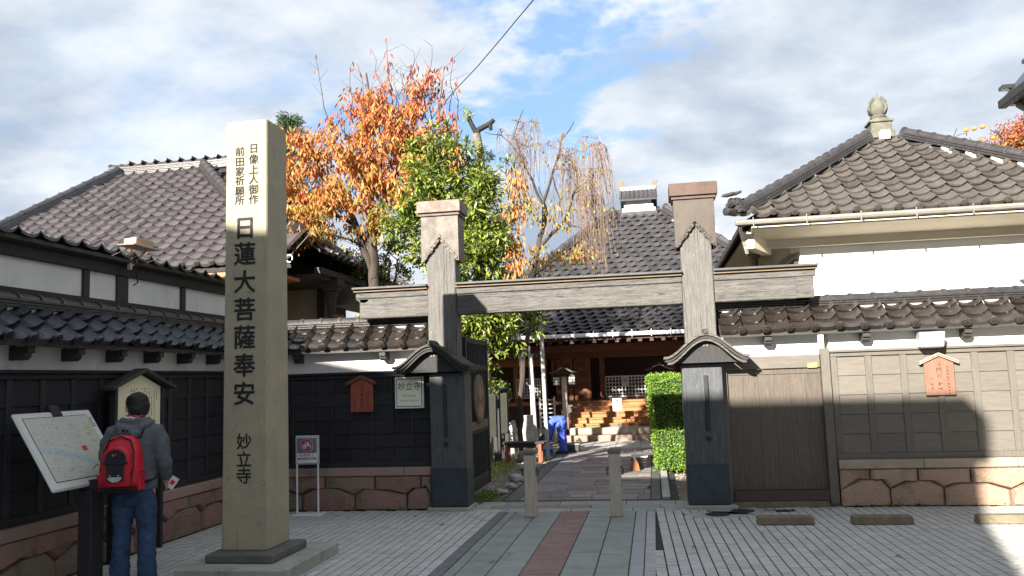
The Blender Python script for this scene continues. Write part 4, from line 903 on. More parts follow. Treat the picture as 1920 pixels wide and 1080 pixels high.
m_lgrn2 = pal('yellow_green_leaf', [(.22, .26, .04), (.14, .20, .03), (.36, .34, .05), (.10, .16, .03)], .4, .3, .4)
m_lcon = pal('conifer_needle', [(.02, .05, .018), (.035, .075, .02), (.015, .035, .015)], .6, .1)
m_lhed = pal('hedge_leaf', [(.10, .19, .02), (.16, .27, .03), (.07, .13, .02), (.22, .33, .05)], .4, .25)
m_lpink = pal('pink_red_leaf', [(.42, .09, .07), (.50, .16, .09), (.36, .07, .06), (.55, .22, .10)])
m_weed = pal('weed_leaf', [(.06, .12, .02), (.10, .17, .03), (.14, .20, .05)], .5, .25)
class Leaves:
    def __init__(s): s.v = []; s.n = 0; s.m = []
    def add(s, p, d, nrm, L, W, mi):
        """folded pointed leaf: 4 points, 2 triangles"""
        sd = d.cross(nrm)
        if sd.length < 1e-4: sd = d.orthogonal()
        sd.normalize(); up = sd.cross(d)
        q = p + d*(L*.45)
        s.v += [p, q+sd*W*.5+up*W*.18, p+d*L-up*L*.12, q-sd*W*.5+up*W*.18]; s.n += 1; s.m.append(mi)
    def build(s, name, mats, parent, kind='stuff'):
        me = bpy.data.meshes.new(name); n = s.n
        c = sum((Vector(x) for x in s.v[::97]), Vector())/len(s.v[::97])
        arr = np.array([tuple(x) for x in s.v], dtype=np.float32) - np.array(c, dtype=np.float32)
        me.vertices.add(4*n); me.vertices.foreach_set('co', arr.ravel())
        me.loops.add(6*n); me.polygons.add(2*n)
        base = np.arange(n)[:, None]*4; li = (base + np.array([0, 2, 1, 0, 3, 2])[None, :]).ravel()
        me.loops.foreach_set('vertex_index', li.astype(np.int32))
        me.polygons.foreach_set('loop_start', np.arange(0, 6*n, 3, dtype=np.int32)); me.polygons.foreach_set('loop_total', np.full(2*n, 3, np.int32))
        me.polygons.foreach_set('material_index', np.repeat(np.array(s.m, np.int32), 2))
        for mt in mats: me.materials.append(mt)
        me.update(); me.validate()
        o = bpy.data.objects.new(name, me); link(o, parent, Matrix.Translation(c))
        if kind: o['kind'] = kind
        return o
def rv(rr, s=1.): 
    while True:
        v = Vector((rr.uniform(-1, 1), rr.uniform(-1, 1), rr.uniform(-1, 1)))
        if .05 < v.length < 1: return v.normalized()*s
def skeleton(wood, limbs, targets, rr, r0=.022, r1=.005, arc=.15, n=6, wob=.12):
    """limbs: polylines with radii; each target is joined to the nearest point of what has grown so far"""
    nodes = []; out = []
    for pts, rad in limbs:
        pts = [Vector(p) for p in pts]; fine = []; fr = []
        for k in range(len(pts)-1):
            m_ = max(2, int((pts[k+1]-pts[k]).length/.25))
            for i in range(m_):
                t = i/m_; fine.append(pts[k].lerp(pts[k+1], t)+rv(rr, .03)); fr.append(rad[k]+(rad[k+1]-rad[k])*t)
        fine.append(pts[-1]); fr.append(rad[-1]); wood.tube(fine, fr, n); nodes += [(p, r) for p, r in zip(fine, fr)][2:]
    P = [p for p, r in nodes]; Rr = [r for p, r in nodes]
    for tg in targets:
        tg = Vector(tg); A = np.array([tuple(p) for p in P]); dv = A - np.array(tuple(tg)); dd = np.linalg.norm(dv, axis=1) + np.maximum(dv[:, 2], 0)*.8
        k = int(dd.argmin()); a = P[k]; d = tg-a; L = d.length
        m_ = max(3, int(L/.16)); side = rv(rr, L*wob)
        pts = [a + d*(i/m_) + (Vector((0, 0, arc*L))+side)*math.sin(PI*i/m_)*.6 + (rv(rr, .02) if 0 < i < m_ else Vector()) for i in range(m_+1)]
        ra = min(Rr[k]*.7, r0*(.6+.5*L)); rad = [max(ra+(r1-ra)*i/m_, r1) for i in range(m_+1)]
        wood.tube(pts, rad, 4, caps=False); out.append(pts)
        P += pts[1:]; Rr += rad[1:]
    return out
def targets_in(rr, n, blobs):
    out = []
    wts = [b[1][0]*b[1][1]*b[1][2] for b in blobs]
    for _ in range(n):
        c, r = rr.choices(blobs, wts)[0]; v = rv(rr, rr.random()**.45)
        out.append((c[0]+v.x*r[0], c[1]+v.y*r[1], c[2]+v.z*r[2]))
    return out
# autumn cherry with hanging orange leaves
rr = random.Random(3)
tr = thing('autumn_cherry_tree', 'cherry tree with hanging orange and red autumn leaves behind the wall', 'tree', (-5.3, 15.6, 0))
wood = MB()
limbs = [([(-5.3, 15.6, 0), (-5.33, 15.6, 1.8), (-5.36, 15.6, 3.6), (-5.4, 15.6, 4.9)], [.15, .13, .11, .09]),
         ([(-5.38, 15.6, 3.9), (-5.75, 15.5, 5.0), (-6.3, 15.3, 6.0), (-6.8, 15.2, 6.9)], [.075, .06, .045, .02]),
         ([(-5.4, 15.6, 4.8), (-5.5, 15.6, 5.9), (-5.35, 15.6, 7.0), (-5.45, 15.6, 8.0)], [.085, .065, .04, .015]),
         ([(-5.4, 15.6, 4.7), (-4.9, 15.6, 5.8), (-4.5, 15.6, 6.8), (-4.1, 15.5, 7.9)], [.075, .06, .04, .012]),
         ([(-5.37, 15.6, 4.4), (-5.9, 15.9, 5.0), (-6.7, 15.9, 5.4), (-7.2, 15.6, 5.6)], [.065, .05, .03, .015]),
         ([(-4.9, 15.6, 5.8), (-4.3, 15.3, 6.2), (-3.7, 15.2, 6.6)], [.05, .035, .015])]
blobs = [((-5.5, 15.5, 6.3), (1.3, 1.1, .9)), ((-6.5, 15.3, 5.9), (.75, .9, .95)), ((-6.75, 15.2, 5.0), (.6, .7, .7)), ((-4.5, 15.4, 6.6), (.95, .9, .75)), ((-5.4, 15.4, 7.2), (.9, .7, .5)), ((-5.6, 15.2, 5.2), (1.0, .8, .6)), ((-4.1, 15.3, 7.4), (.35, .4, .55)), ((-6.9, 15.2, 6.6), (.35, .4, .4)), ((-6.5, 15.0, 4.7), (.8, .6, .35)), ((-6.9, 15.1, 5.6), (.5, .6, .6)), ((-5.0, 15.2, 5.6), (.7, .6, .5)), ((-5.0, 15.1, 5.0), (.6, .5, .35)), ((-4.4, 15.2, 5.9), (.6, .6, .6))]
paths = skeleton(wood, limbs, targets_in(rr, 320, blobs), rr)
bare = skeleton(wood, [], [], rr) if False else None
lv = Leaves(); sprig = []
for pts in paths:
    n = len(pts)
    for i in range(max(1, n//3), n):
        if rr.random() < .1: continue
        p0 = pts[i]
        z = p0.z + rr.uniform(-.6, .6)
        hi_, lo_ = z > 7.15, z < 5.35
        for _ in range(rr.randint(10, 17)):
            p = p0 + rv(rr, rr.uniform(.02, .24)); h = rv(rr); d = Vector((h.x*.55, h.y*.55, -1.0+.5*rr.random())).normalized()
            q = rr.random()
            mi = (0 if q < .75 else 1) if hi_ else ((2 if q < .62 else 1) if lo_ else (1 if q < .72 else (0 if q < .88 else 2)))
            lv.add(p, d, rv(rr), rr.uniform(.10, .17), rr.uniform(.036, .056), mi)
build(wood, 'trunk', m_barkd, tr, smooth=60, recalc=False)
crown = lv.build('crown', [m_lred, m_lora, m_lyel], tr)
# bare shoots above the crown with single leaves still on them
sh = MB(); lm = []
for k in range(3):
    L_ = Leaves(); L_.add(Vector((0, 0, 0)), Vector((.15, 0, -1)).normalized(), Vector((0, -1, .2)), (.15, .17, .13)[k], .05, 0)
    o_ = L_.build('tmp', [m_lred], None, kind=None); lm.append(o_.data); bpy.data.objects.remove(o_)
for k in range(30):
    x = rr.uniform(-6.2, -3.6); z0 = 7.0 + rr.uniform(-.2, .3) - .25*abs(x+5)
    p = Vector((x, 15.4+rr.uniform(-.4, .4), z0)); d = Vector((rr.uniform(-.35, .35), 0, 1)); L = rr.uniform(.5, 1.35)
    pts = [p + d*(L*i/5) + rv(rr, .04) for i in range(6)]; sh.tube(pts, [.012, .01, .008, .006, .005, .003], 4)
    for i in range(2, 6):
        if rr.random() < .6: sh.tube([pts[i], pts[i]+Vector((rr.choice((-1, 1))*rr.uniform(.1, .3), rr.uniform(-.1, .1), rr.uniform(.1, .3)))], [.005, .003], 3)
        for _ in range(rr.choice((0, 0, 1, 2, 3))):
            inst('leaf', rr.choice(lm), crown, T(*(pts[i]+rv(rr, .07))) @ RZ(rr.uniform(0, 6.3)) @ Matrix.Rotation(rr.uniform(-.5, .5), 4, 'Y'))
build(sh, 'shoots', m_barkd, tr, smooth=60, recalc=False)
# broad leaved evergreen beside the left gate post
rr = random.Random(8)
tr = thing('evergreen_tree', 'glossy broad leaved evergreen tree rising behind the left gate post', 'tree', (-3.2, 14.3, 0))
wood = MB()
limbs = [([(-3.2, 14.3, 0), (-3.25, 14.3, 2.0), (-3.3, 14.3, 3.6)], [.14, .12, .10]), ([(-3.3, 14.3, 3.4), (-3.6, 14.2, 4.4), (-3.6, 14.2, 5.6), (-3.5, 14.2, 6.2)], [.09, .07, .04, .015]),
         ([(-3.28, 14.3, 3.0), (-2.8, 14.2, 3.8), (-2.4, 14.1, 4.4)], [.07, .05, .02]), ([(-3.28, 14.3, 3.1), (-3.8, 14.2, 3.9), (-4.2, 14.1, 4.4)], [.07, .05, .02]),
         ([(-3.25, 14.3, 2.2), (-2.7, 14.3, 2.8), (-2.2, 14.3, 3.0)], [.06, .04, .02]), ([(-3.22, 14.3, 1.6), (-2.9, 14.3, 2.1), (-2.7, 14.3, 2.3)], [.05, .03, .015])]
blobs = [((-3.5, 14.0, 5.25), (.85, .7, .95)), ((-2.6, 14.0, 5.2), (.4, .4, .5)), ((-2.9, 14.2, 3.4), (.8, .5, .5)), ((-2.75, 14.3, 2.85), (.7, .5, .35)), ((-2.75, 13.9, 4.5), (.6, .65, .85)), ((-4.1, 13.9, 4.55), (.58, .5, .5)), ((-3.2, 13.7, 4.0), (.95, .6, .7)), ((-3.1, 14.1, 2.7), (.5, .6, .5)), ((-2.6, 14.3, 2.45), (.55, .5, .32)), ((-2.95, 14.4, 1.75), (.22, .4, .35)), ((-2.15, 15.0, 2.95), (.3, .4, .4))]
paths = skeleton(wood, limbs, targets_in(rr, 340, blobs), rr, arc=.05)
lv = Leaves()
for pts in paths:
    n = len(pts)
    for i in range(max(1, n//3), n):
        if rr.random() < .25: continue
        p0 = pts[i]; ax = (pts[i]-pts[i-1]).normalized()
        for _ in range(rr.randint(8, 13)):
            h = rv(rr); d = (h + ax*.5 + Vector((0, 0, -.15))).normalized()
            lv.add(p0 + rv(rr, rr.uniform(.0, .15)), d, Vector((rr.uniform(-.5, .5), rr.uniform(-.9, .1), 1)).normalized(), rr.uniform(.09, .15), rr.uniform(.035, .055), 0 if rr.random() < (.86 if p0.z > 3.1 else .62) else 1)
clumps = targets_in(rr, 250, blobs)
for c in clumps:
    s_ = rr.uniform(.10, .2); ax = rv(rr)
    for _ in range(rr.randint(18, 34)):
        v = rv(rr, rr.random()**.5*s_); d = (v.normalized() + Vector((0, -.2, -.1))).normalized()
        lv.add(Vector(c)+v, d, Vector((rr.uniform(-.5, .5), rr.uniform(-.9, .1), 1)).normalized(), rr.uniform(.10, .17), rr.uniform(.04, .06), 0 if rr.random() < (.88 if c[2] > 3.1 else .62) else 1)
for c in ((-2.15, 13.8, 5.1), (-2.25, 13.8, 4.6), (-2.2, 13.8, 4.0), (-3.2, 13.6, 5.6), (-4.2, 13.6, 5.1), (-2.2, 13.7, 3.6)):   # orange tufts
    for _ in range(110 if c[0] > -2.5 else 45):
        v = rv(rr, rr.random()**.5); p = Vector(c)+Vector((v.x*.22, v.y*.25, v.z*.34))
        lv.add(p, Vector((v.x*.4, v.y*.3, -1)).normalized(), rv(rr), rr.uniform(.09, .14), .042, 2)
build(wood, 'trunk', m_barkg, tr, smooth=60, recalc=False)
lv.build('crown', [m_lgrn, m_lgrn2, m_lora], tr)
# weeping tree, nearly bare
rr = random.Random(12)
tr = thing('weeping_tree', 'nearly bare weeping tree with tan hanging twigs above the crossbeam', 'tree', (-2.4, 18, 0))
wood = MB()
main = [([(-2.98, 18.3, 0), (-2.9, 18.2, 1.6), (-2.6, 18, 3.2), (-2.45, 18, 4.2), (-2.3, 18, 4.9)], [0.061, 0.058, 0.058, 0.061, 0.058]),
        ([(-2.4, 18, 4.5), (-2.05, 17.9, 4.85), (-1.75, 17.8, 5.1), (-1.5, 17.7, 5.75), (-1.2, 17.6, 5.9)], [0.054, 0.043, 0.032, 0.022, 0.009]),
        ([(-2.3, 18, 4.9), (-2.2, 18, 5.6), (-1.95, 18, 6.3), (-1.75, 18, 7.0), (-1.45, 17.9, 7.35)], [0.050, 0.036, 0.029, 0.018, 0.007]),
        ([(-1.98, 18, 6.2), (-1.85, 18, 5.6), (-1.9, 18, 5.2)], [0.022, 0.014, 0.007]),
        ([(-2.2, 18, 5.5), (-2.6, 18, 6.4), (-2.8, 18, 7.2), (-2.6, 18, 7.75)], [0.036, 0.025, 0.018, 0.007]),
        ([(-2.7, 18, 6.7), (-3.1, 18, 7.2), (-3.5, 18, 7.3)], [0.018, 0.011, 0.006]), ([(-2.3, 18, 4.8), (-2.15, 18.1, 5.4), (-2.35, 18.2, 6.0)], [0.032, 0.022, 0.007]),
        ([(-1.5, 17.7, 5.7), (-1.1, 17.6, 5.75), (-.8, 17.5, 5.3)], [0.018, 0.011, 0.006]), ([(-1.75, 17.8, 5.1), (-1.4, 17.7, 4.9), (-1.15, 17.6, 4.5)], [0.022, 0.014, 0.007])]
tgs = targets_in(rr, 60, [((-2.4, 18, 7.2), (.8, .6, .5)), ((-1.4, 17.8, 6.6), (.8, .7, .5)), ((-1.2, 17.6, 5.7), (.6, .6, .4)), ((-2.9, 18, 6.9), (.6, .5, .5)), ((-.95, 17.6, 6.2), (.3, .3, .8))])
paths = skeleton(wood, main, tgs, rr, r0=.016, r1=.004, arc=.25)
build(wood, 'trunk', m_barkd, tr, smooth=60, recalc=False)
tw = MB(); lv = Leaves()
for pts in paths:
    for i in range(1, len(pts)):
        for _ in range(rr.choice((1, 2, 2, 3, 3))):
            p = pts[i]; L = rr.uniform(.7, 2.0) * (1.25 if p.x > -1.6 else .8); out = Vector((rr.uniform(-.4, .55), rr.uniform(-.35, .25), 0))
            q = []
            for k in range(7):
                t = k/6; q.append(p + out*(t*.9-.25*t*t) + Vector((0, 0, .18*math.sin(min(t*3, PI))*rr.uniform(.6, 1.1) - L*max(0, t-.12)**1.25)) + rv(rr, .012))
            tw.tube(q, [.006, .0055, .005, .0045, .004, .0035, .003], 3, caps=False)
            if rr.random() < .22:
                for k in range(rr.randint(2, 6)):
                    lv.add(q[rr.randint(2, 6)]+rv(rr, .03), Vector((rr.uniform(-.4, .4), rr.uniform(-.3, .3), -1)).normalized(), rv(rr), rr.uniform(.07, .11), .045, 0)
for c, r in (((-1.9, 17.7, 5.25), (.5, .4, .45)), ((-2.3, 17.7, 4.3), (.45, .4, .4)), ((-1.5, 17.7, 4.35), (.5, .3, .25)), ((-2.55, 17.6, 5.4), (.3, .3, .4))):
    for _ in range(150):
        v = rv(rr, rr.random()**.4); lv.add(Vector((c[0]+v.x*r[0], c[1]+v.y*r[1], c[2]+v.z*r[2])), Vector((v.x*.5, v.y*.4, -.8)).normalized(), rv(rr), rr.uniform(.08, .12), .05, 0 if rr.random() < .75 else 1)
build(tw, 'hanging_twigs', m_twig, tr, recalc=False, kind='stuff')
lv.build('crown', [m_lyel, m_lora], tr)
# pollarded stub with mossy heads, behind the evergreen
rr = random.Random(4)
tr = thing('pollarded_tree', 'pollarded trunk with stubby black fork and yellow moss above the evergreen', 'tree', (-3.6, 17.6, 0))
wood = MB(); wood.tube([(-3.6, 17.6, 0), (-3.6, 17.6, 4), (-3.55, 17.6, 6.7), (-3.62, 17.6, 7.15)], [.16, .14, .11, .10], 8)
build(wood, 'trunk', m_barkg, tr, smooth=60)
wood = MB(); wood.tube([(-3.62, 17.6, 7.1), (-3.55, 17.6, 7.25), (-3.3, 17.6, 7.36), (-3.2, 17.6, 7.45)], [.06, .065, .06, .045], 7); wood.tube([(-3.6, 17.6, 7.15), (-3.72, 17.6, 7.4), (-3.78, 17.6, 7.55)], [.06, .05, .06], 7)
wood.tube([(-3.3, 17.6, 7.36), (-3.28, 17.6, 7.22)], [.06, .04], 6); build(wood, 'stub', m_ink, tr, smooth=60)
lv = Leaves()
for c, r in (((-3.78, 17.55, 7.6), .16), ((-3.5, 17.5, 6.75), .15), ((-3.3, 17.5, 6.6), .12)):
    for _ in range(150):
        v = rv(rr, rr.random()**.4*r); lv.add(Vector(c)+v, rv(rr), rv(rr), .05, .03, 0)
lv.build('moss', [m_lgrn2], tr)
# conifer peeping out beside the monument
rr = random.Random(5)
tr = thing('conifer', 'dark green conifer top between the stone monument and the orange tree', 'tree', (-9.1, 20, 0))
wood = MB().tube([(-9.1, 20, 0), (-9.1, 20, 5), (-9.08, 20, 8.85)], [.16, .11, .012], 7); build(wood, 'trunk', m_barkd, tr, smooth=60)
lv = Leaves()
for k in range(170):
    z = rr.uniform(4.2, 8.7); R_ = .18+(8.8-z)*.32; a = rr.uniform(0, 2*PI)
    for i in range(55):
        t = rr.random()**.7; p = Vector((-9.1+math.cos(a)*R_*t, 20+math.sin(a)*R_*t, z-.25*t*R_+.2*t*t))+rv(rr, .09)
        lv.add(p, (Vector((math.cos(a), math.sin(a), .3))+rv(rr, .9)).normalized(), rv(rr), rr.uniform(.08, .14), .024, 0)
lv.build('crown', [m_lcon], tr)
# shrubs filling the ground behind the wall
rr = random.Random(6)
def shrub(label, c, r, n, mats, wts, L=.09, W=.04, name='shrub', grp=None):
    s = thing(name, label, 'shrub', (c[0], c[1], 0), grp)
    wd = MB()
    for k in range(7): wd.tube([(c[0]+rr.uniform(-.1, .1), c[1], 0), (c[0]+rr.uniform(-.5, .5)*r[0], c[1]+rr.uniform(-.4, .4)*r[1], c[2]), (c[0]+rr.uniform(-.9, .9)*r[0], c[1]+rr.uniform(-.7, .7)*r[1], c[2]+rr.uniform(.1, .7)*r[2])], [.03, .02, .006], 4)
    build(wd, 'stems', m_barkd, s, recalc=False)
    l2 = Leaves(); cl = [(rv(rr, rr.random()**.4)) for _ in range(max(8, n//70))]
    for k in range(n):
        b = rr.choice(cl); v = b + rv(rr, .22*rr.random())
        l2.add(Vector((c[0]+v.x*r[0], c[1]+v.y*r[1], c[2]+v.z*r[2])), (rv(rr)+Vector((0, 0, .3))).normalized(), rv(rr), L*rr.uniform(.7, 1.3), W, rr.choices(range(len(mats)), wts)[0])
    l2.build('foliage', mats, s); return s
shrub('dark green shrub mass between the porch wing roof and the cherry trunk', (-5.9, 17.2, 4.4), (1.1, .6, .75), 2600, [m_lgrn, m_lyel, m_lcon], (5, 2, 3))
shrub('green shrub in the courtyard behind the crossbeam left end', (-4.5, 14.0, 2.75), (.45, .35, .4), 900, [m_lgrn, m_lgrn2], (6, 1), .11, .045)
shrub('low shrub with red and yellow leaves seen through the porch columns', (-5.9, 15.9, 2.75), (.6, .4, .4), 700, [m_lgrn2, m_lora, m_lgrn], (3, 2, 3))
shrub('green bush behind the courtyard notice boards', (-3.5, 18.6, .95), (.35, .5, .75), 1200, [m_lgrn, m_lgrn2, m_lcon], (5, 1, 3))
# red and yellow tree beyond the storehouse
rr = random.Random(9)
tr = thing('red_leaved_tree', 'rounded red and yellow autumn tree beyond the storehouse roof', 'tree', (10, 22, 0))
wood = MB(); blobs = [((9.3, 22, 6.9), (1.2, 1.2, 1.0)), ((10.4, 22, 7.3), (1.3, 1.2, 1.1)), ((8.5, 21.8, 6.3), (.9, .9, .7)), ((9.2, 21.8, 6.1), (1.3, 1.2, .8))]
paths = skeleton(wood, [([(10, 22, 0), (10, 22, 3), (9.9, 22, 5.2)], [.2, .16, .1]), ([(10, 22, 3), (8.9, 22, 5)], [.1, .03]), ([(10, 22, 3), (11.2, 22, 5.2)], [.1, .03])], targets_in(rr, 220, blobs), rr)
build(wood, 'trunk', m_barkd, tr, smooth=60, recalc=False); lv = Leaves()
for pts in paths:
    for p0 in pts[len(pts)//3:]:
        for _ in range(26):
            p = p0+rv(rr, rr.uniform(.02, .3)); q = rr.random(); yl = p.z < 6.9 + rr.uniform(-.5, .4)
            lv.add(p, rv(rr), rv(rr), rr.uniform(.06, .11), .045, (1 if q < .6 else 2) if yl else (0 if q < .85 else 1))
lv.build('crown', [m_lpink, m_lyel, m_lora], tr)
# bare persimmon with a few fruits
rr = random.Random(10)
tr = thing('persimmon_tree', 'bare persimmon twigs with orange fruits above the storehouse hip', 'tree', (7.3, 20.4, 0))
wood = MB(); paths = skeleton(wood, [([(7.3, 20.4, 0), (7.3, 20.4, 3), (7.2, 20.4, 5.6)], [.13, .10, .05]), ([(7.2, 20.4, 5.4), (7.0, 20.4, 6.4), (7.3, 20.4, 7.2)], [.03, .02, .008])], targets_in(rr, 34, [((7.0, 20.4, 6.6), (.9, .5, .6)), ((7.7, 20.4, 6.6), (.6, .5, .5))]), rr, r0=.02, r1=.008)
build(wood, 'trunk', m_barkd, tr, smooth=60, recalc=False)
m_fruit = mat('orange_fruit', (.75, .26, .04), (.68, .2, .03), .35, 8, bump=0)
fm = to_mesh(MB().lathe([(.005, -.045), (.04, -.035), (.058, 0), (.045, .035), (.01, .045)], n=10), 'fruit', m_fruit, smooth=60)
for p in ((7.35, 20.0, 7.03), (7.52, 20.0, 7.05), (7.7, 20.0, 7.08), (6.78, 20.0, 6.55), (7.22, 20.1, 6.72), (6.9, 20.1, 6.6), (7.9, 20, 6.8)): inst('fruit', fm, tr, T(*p))
# clipped hedge inside the gate
rr = random.Random(11)
hd = thing('hedge', 'clipped bright green hedge inside the gate beside the path', 'hedge', (.65, 17, 0))
build(MB().hexa([(.05, 15.1, .03), (1.5, 15.1, .03), (1.5, 20, .03), (.05, 20, .03), (-.06, 15.05, 1.6), (1.5, 15.05, 1.6), (1.5, 20, 1.6), (-.06, 20, 1.6)]), 'core', m_lcon, hd)
lv = Leaves()
for k in range(15000):
    f = rr.random()
    if f < .5: z = rr.uniform(.02, 1.66); p = Vector((rr.uniform(-.10+.09*(1-z/1.66), 1.5), 15.02+.03*noise.noise((z*4, k*.001, 0)), z)); nn = Vector((0, -1, .2))
    elif f < .72: z = rr.uniform(.02, 1.66); p = Vector((-.10+.10*(1-z/1.66), 15+5*rr.random()**1.8, z)); nn = Vector((-1, 0, .2))
    else: p = Vector((rr.uniform(-.1, 1.5), 15+5*rr.random()**1.8, 1.65)); nn = Vector((0, 0, 1))
    p += nn*(.06*noise.noise(p*3.5) + .05*noise.noise(p*9)) + rv(rr, .03)
    lv.add(p, (nn*.6+rv(rr)).normalized(), rv(rr), rr.uniform(.03, .055), .024, 0)
lv.build('foliage', [m_lhed], hd)
# weeds at the foot of the gate leaf
rr = random.Random(13); lv = Leaves()
for k in range(900):
    t = rr.random(); p = Vector((-2.66+.2*t+rr.gauss(0, .07), 11.42+1.0*t+rr.gauss(0, .09), -.02)); h = rr.uniform(.03, .13)*(1-.4*t)
    lv.add(p+Vector((0, 0, rr.random()*h)), (rv(rr)+Vector((0, 0, .8))).normalized(), rv(rr), rr.uniform(.03, .07), .025, 0)
w_ = lv.build('weeds', [m_weed], None); tag(w_, 'green weeds growing at the foot of the open gate leaf', 'weeds', kind='stuff')
lv = Leaves()
for k in range(500):
    p = Vector((rr.gauss(-3.0, .15), rr.uniform(13.5, 16.5), -.02)); lv.add(p+Vector((0, 0, rr.random()*.12)), (rv(rr)+Vector((0, 0, .8))).normalized(), rv(rr), rr.uniform(.04, .09), .025, 0)
w_ = lv.build('ground_cover', [m_lgrn2], None); tag(w_, 'yellow green ground cover below the courtyard notice boards', 'plants', kind='stuff')
# rocks bordering the earth bed
m_rock = mat('pale_river_rock', (.36, .35, .32), (.22, .22, .21), .85, 4, rand=.15, bump=.4, bscale=30)
def rock(label, c, r, seed, grp=None, mt=None):
    q = random.Random(seed); bm = bmesh.new(); bmesh.ops.create_icosphere(bm, subdivisions=2, radius=1)
    for v in bm.verts:
        k = 1+.35*noise.noise(v.co*1.3+Vector((seed, 0, 0))); v.co = Vector((v.co.x*r[0]*k, v.co.y*r[1]*k, (v.co.z*.9+.6)*r[2]*k))
    me = bpy.data.meshes.new('rock'); bm.to_mesh(me); bm.free(); me.materials.append(mt or m_rock); me.polygons.foreach_set('use_smooth', [True]*len(me.polygons)); me.set_sharp_from_angle(angle=.6)
    o = bpy.data.objects.new('rock', me); link(o, None, T(*c) @ RZ(q.uniform(0, 3))); return tag(o, label, 'rock', grp)
rock('flat pale rock lying nearest the gate leaf end', (-2.42, 12.75, -.03), (.14, .09, .05), 1, 'rocks edging the earth bed')
rock('rounded white rock on the bed edge behind the flat rock', (-2.33, 13.25, -.03), (.10, .12, .07), 2, 'rocks edging the earth bed')
rock('dark long rock on the bed edge beside the path border', (-2.4, 14.3, -.03), (.10, .24, .08), 3, 'rocks edging the earth bed')
rock('low grey rock farther along the bed edge', (-2.5, 16.0, -.03), (.13, .2, .07), 4, 'rocks edging the earth bed')
rock('round grey rock lying under the courtyard bench', (-2.85, 17.7, -.03), (.14, .12, .13), 5, 'rocks edging the earth bed')
rock('tall pointed white and grey rock leaning behind the notice boards', (-3.35, 19.5, -.03), (.13, .14, .5), 6)
# small weeds in the joint between paving and walls
rr = random.Random(21); lv = Leaves()
for k in range(46):
    if k % 3 == 0: c = Vector((rr.uniform(-5.4, -3.1), 11.035, 0))
    elif k % 3 == 1: c = Vector((-5.515, rr.uniform(6.5, 11), 0))
    else: c = Vector((rr.uniform(2.3, 4.4), 11.04, 0))
    for _ in range(rr.randint(6, 26)):
        p = c+Vector((rr.gauss(0, .04), rr.gauss(0, .012), rr.random()*.03)); lv.add(p, (rv(rr)+Vector((0, -.1, .7))).normalized(), rv(rr), rr.uniform(.015, .045), .013, 0)
w_ = lv.build('joint_weeds', [m_weed], None); tag(w_, 'tiny weeds growing in the joint along the wall foot', 'weeds', kind='stuff')

# ---------------------------------------------------------------- stone monument
mon = thing('stone_monument', 'tall yellowish granite pillar with black carved characters on a two-tier stone base', 'monument', (-3.865, 7.68, 0))
build(MB().box(-4.33, 7.03, -.03, -3.27, 8.30, .12), 'plinth', m_plinth, mon, bev=.012)
build(MB().box(-4.165, 7.265, .121, -3.49, 8.02, .20), 'base_block', m_pillarB, mon, bev=.012)
b = MB().hexa([(-4.095, 7.44, .2), (-3.632, 7.44, .2), (-3.632, 7.93, .2), (-4.095, 7.93, .2), (-4.07, 7.465, 4.36), (-3.642, 7.465, 4.36), (-3.642, 7.91, 4.36), (-4.07, 7.91, 4.36)])
shaft = build(b, 'shaft', m_pillar, mon, bev=.012)
b = MB().add([(-4.058, 7.477, 4.362), (-3.654, 7.477, 4.362), (-3.654, 7.898, 4.362), (-4.058, 7.898, 4.362), (-3.856, 7.69, 4.40)], [(0, 1, 4), (1, 2, 4), (2, 3, 4), (3, 0, 4), (3, 2, 1, 0)])
build(b, 'shaft_top', m_pillar, shaft)
def mz(py): return 4.396-(py-222)*(4.196/809)
def my(z): return 7.44+.025*(z-.2)/4.16-.0035
RXF = Matrix.Rotation(PI/2 - .006, 4, 'X')
for ch, py in zip('日蓮大菩薩奉安', (441, 491, 544, 596, 648, 700, 752)): text(ch, 'inscription', .235, (-3.868, my(mz(py)), mz(py)), m_ink, shaft, RXF, off=.005)
for ch, py in zip('妙立寺', (838, 870, 900)): text(ch, 'inscription', .16, (-3.868, my(mz(py)), mz(py)), m_ink, shaft, RXF, off=.0022)
for ch, py in zip('日像上人御作', (287, 308, 328, 347, 367, 386)): text(ch, 'inscription', .105, (-3.778, my(mz(py)), mz(py)), m_ink, shaft, RXF, off=.0015)
for ch, py in zip('前田家祈願所', (291, 311, 330, 348, 368, 386)): text(ch, 'inscription', .10, (-3.925, my(mz(py)), mz(py)), m_ink, shaft, RXF, off=.0015)

# ---------------------------------------------------------------- bollards, wheel stops, covers
for x, lab in ((-1.585, 'pale wooden bollard on the left of the red stone strip'), (-.528, 'pale wooden bollard on the right of the red stone strip')):
    bo = thing('bollard', lab, 'bollard', (x, 10.46, 0), 'bollards in front of the gate')
    build(MB().box(x-.072, 10.39, 0, x+.072, 10.53, .765), 'post', m_bollard, bo, bev=.012)
    b = MB().box(x-.078, 10.383, .768, x+.078, 10.537, .80); b.hexa([(x-.082, 10.38, .801), (x+.082, 10.38, .801), (x+.082, 10.54, .801), (x-.082, 10.54, .801), (x-.05, 10.41, .832), (x+.05, 10.41, .832), (x+.05, 10.51, .832), (x-.05, 10.51, .832)])
    build(b, 'cap', m_bollcap, bo, bev=.006)
    for s in (-1, 1):
        r_o = build(MB().box(x+s*.0735-.004, 10.43, .53, x+s*.0735+.004, 10.49, .61), 'hook_plate', m_iron, bo)
        build(MB().tube([(x+s*.08, 10.46, .60), (x+s*.10, 10.46, .58), (x+s*.10, 10.46, .52), (x+s*.085, 10.46, .50)], .008, 6), 'hook', m_iron, r_o)
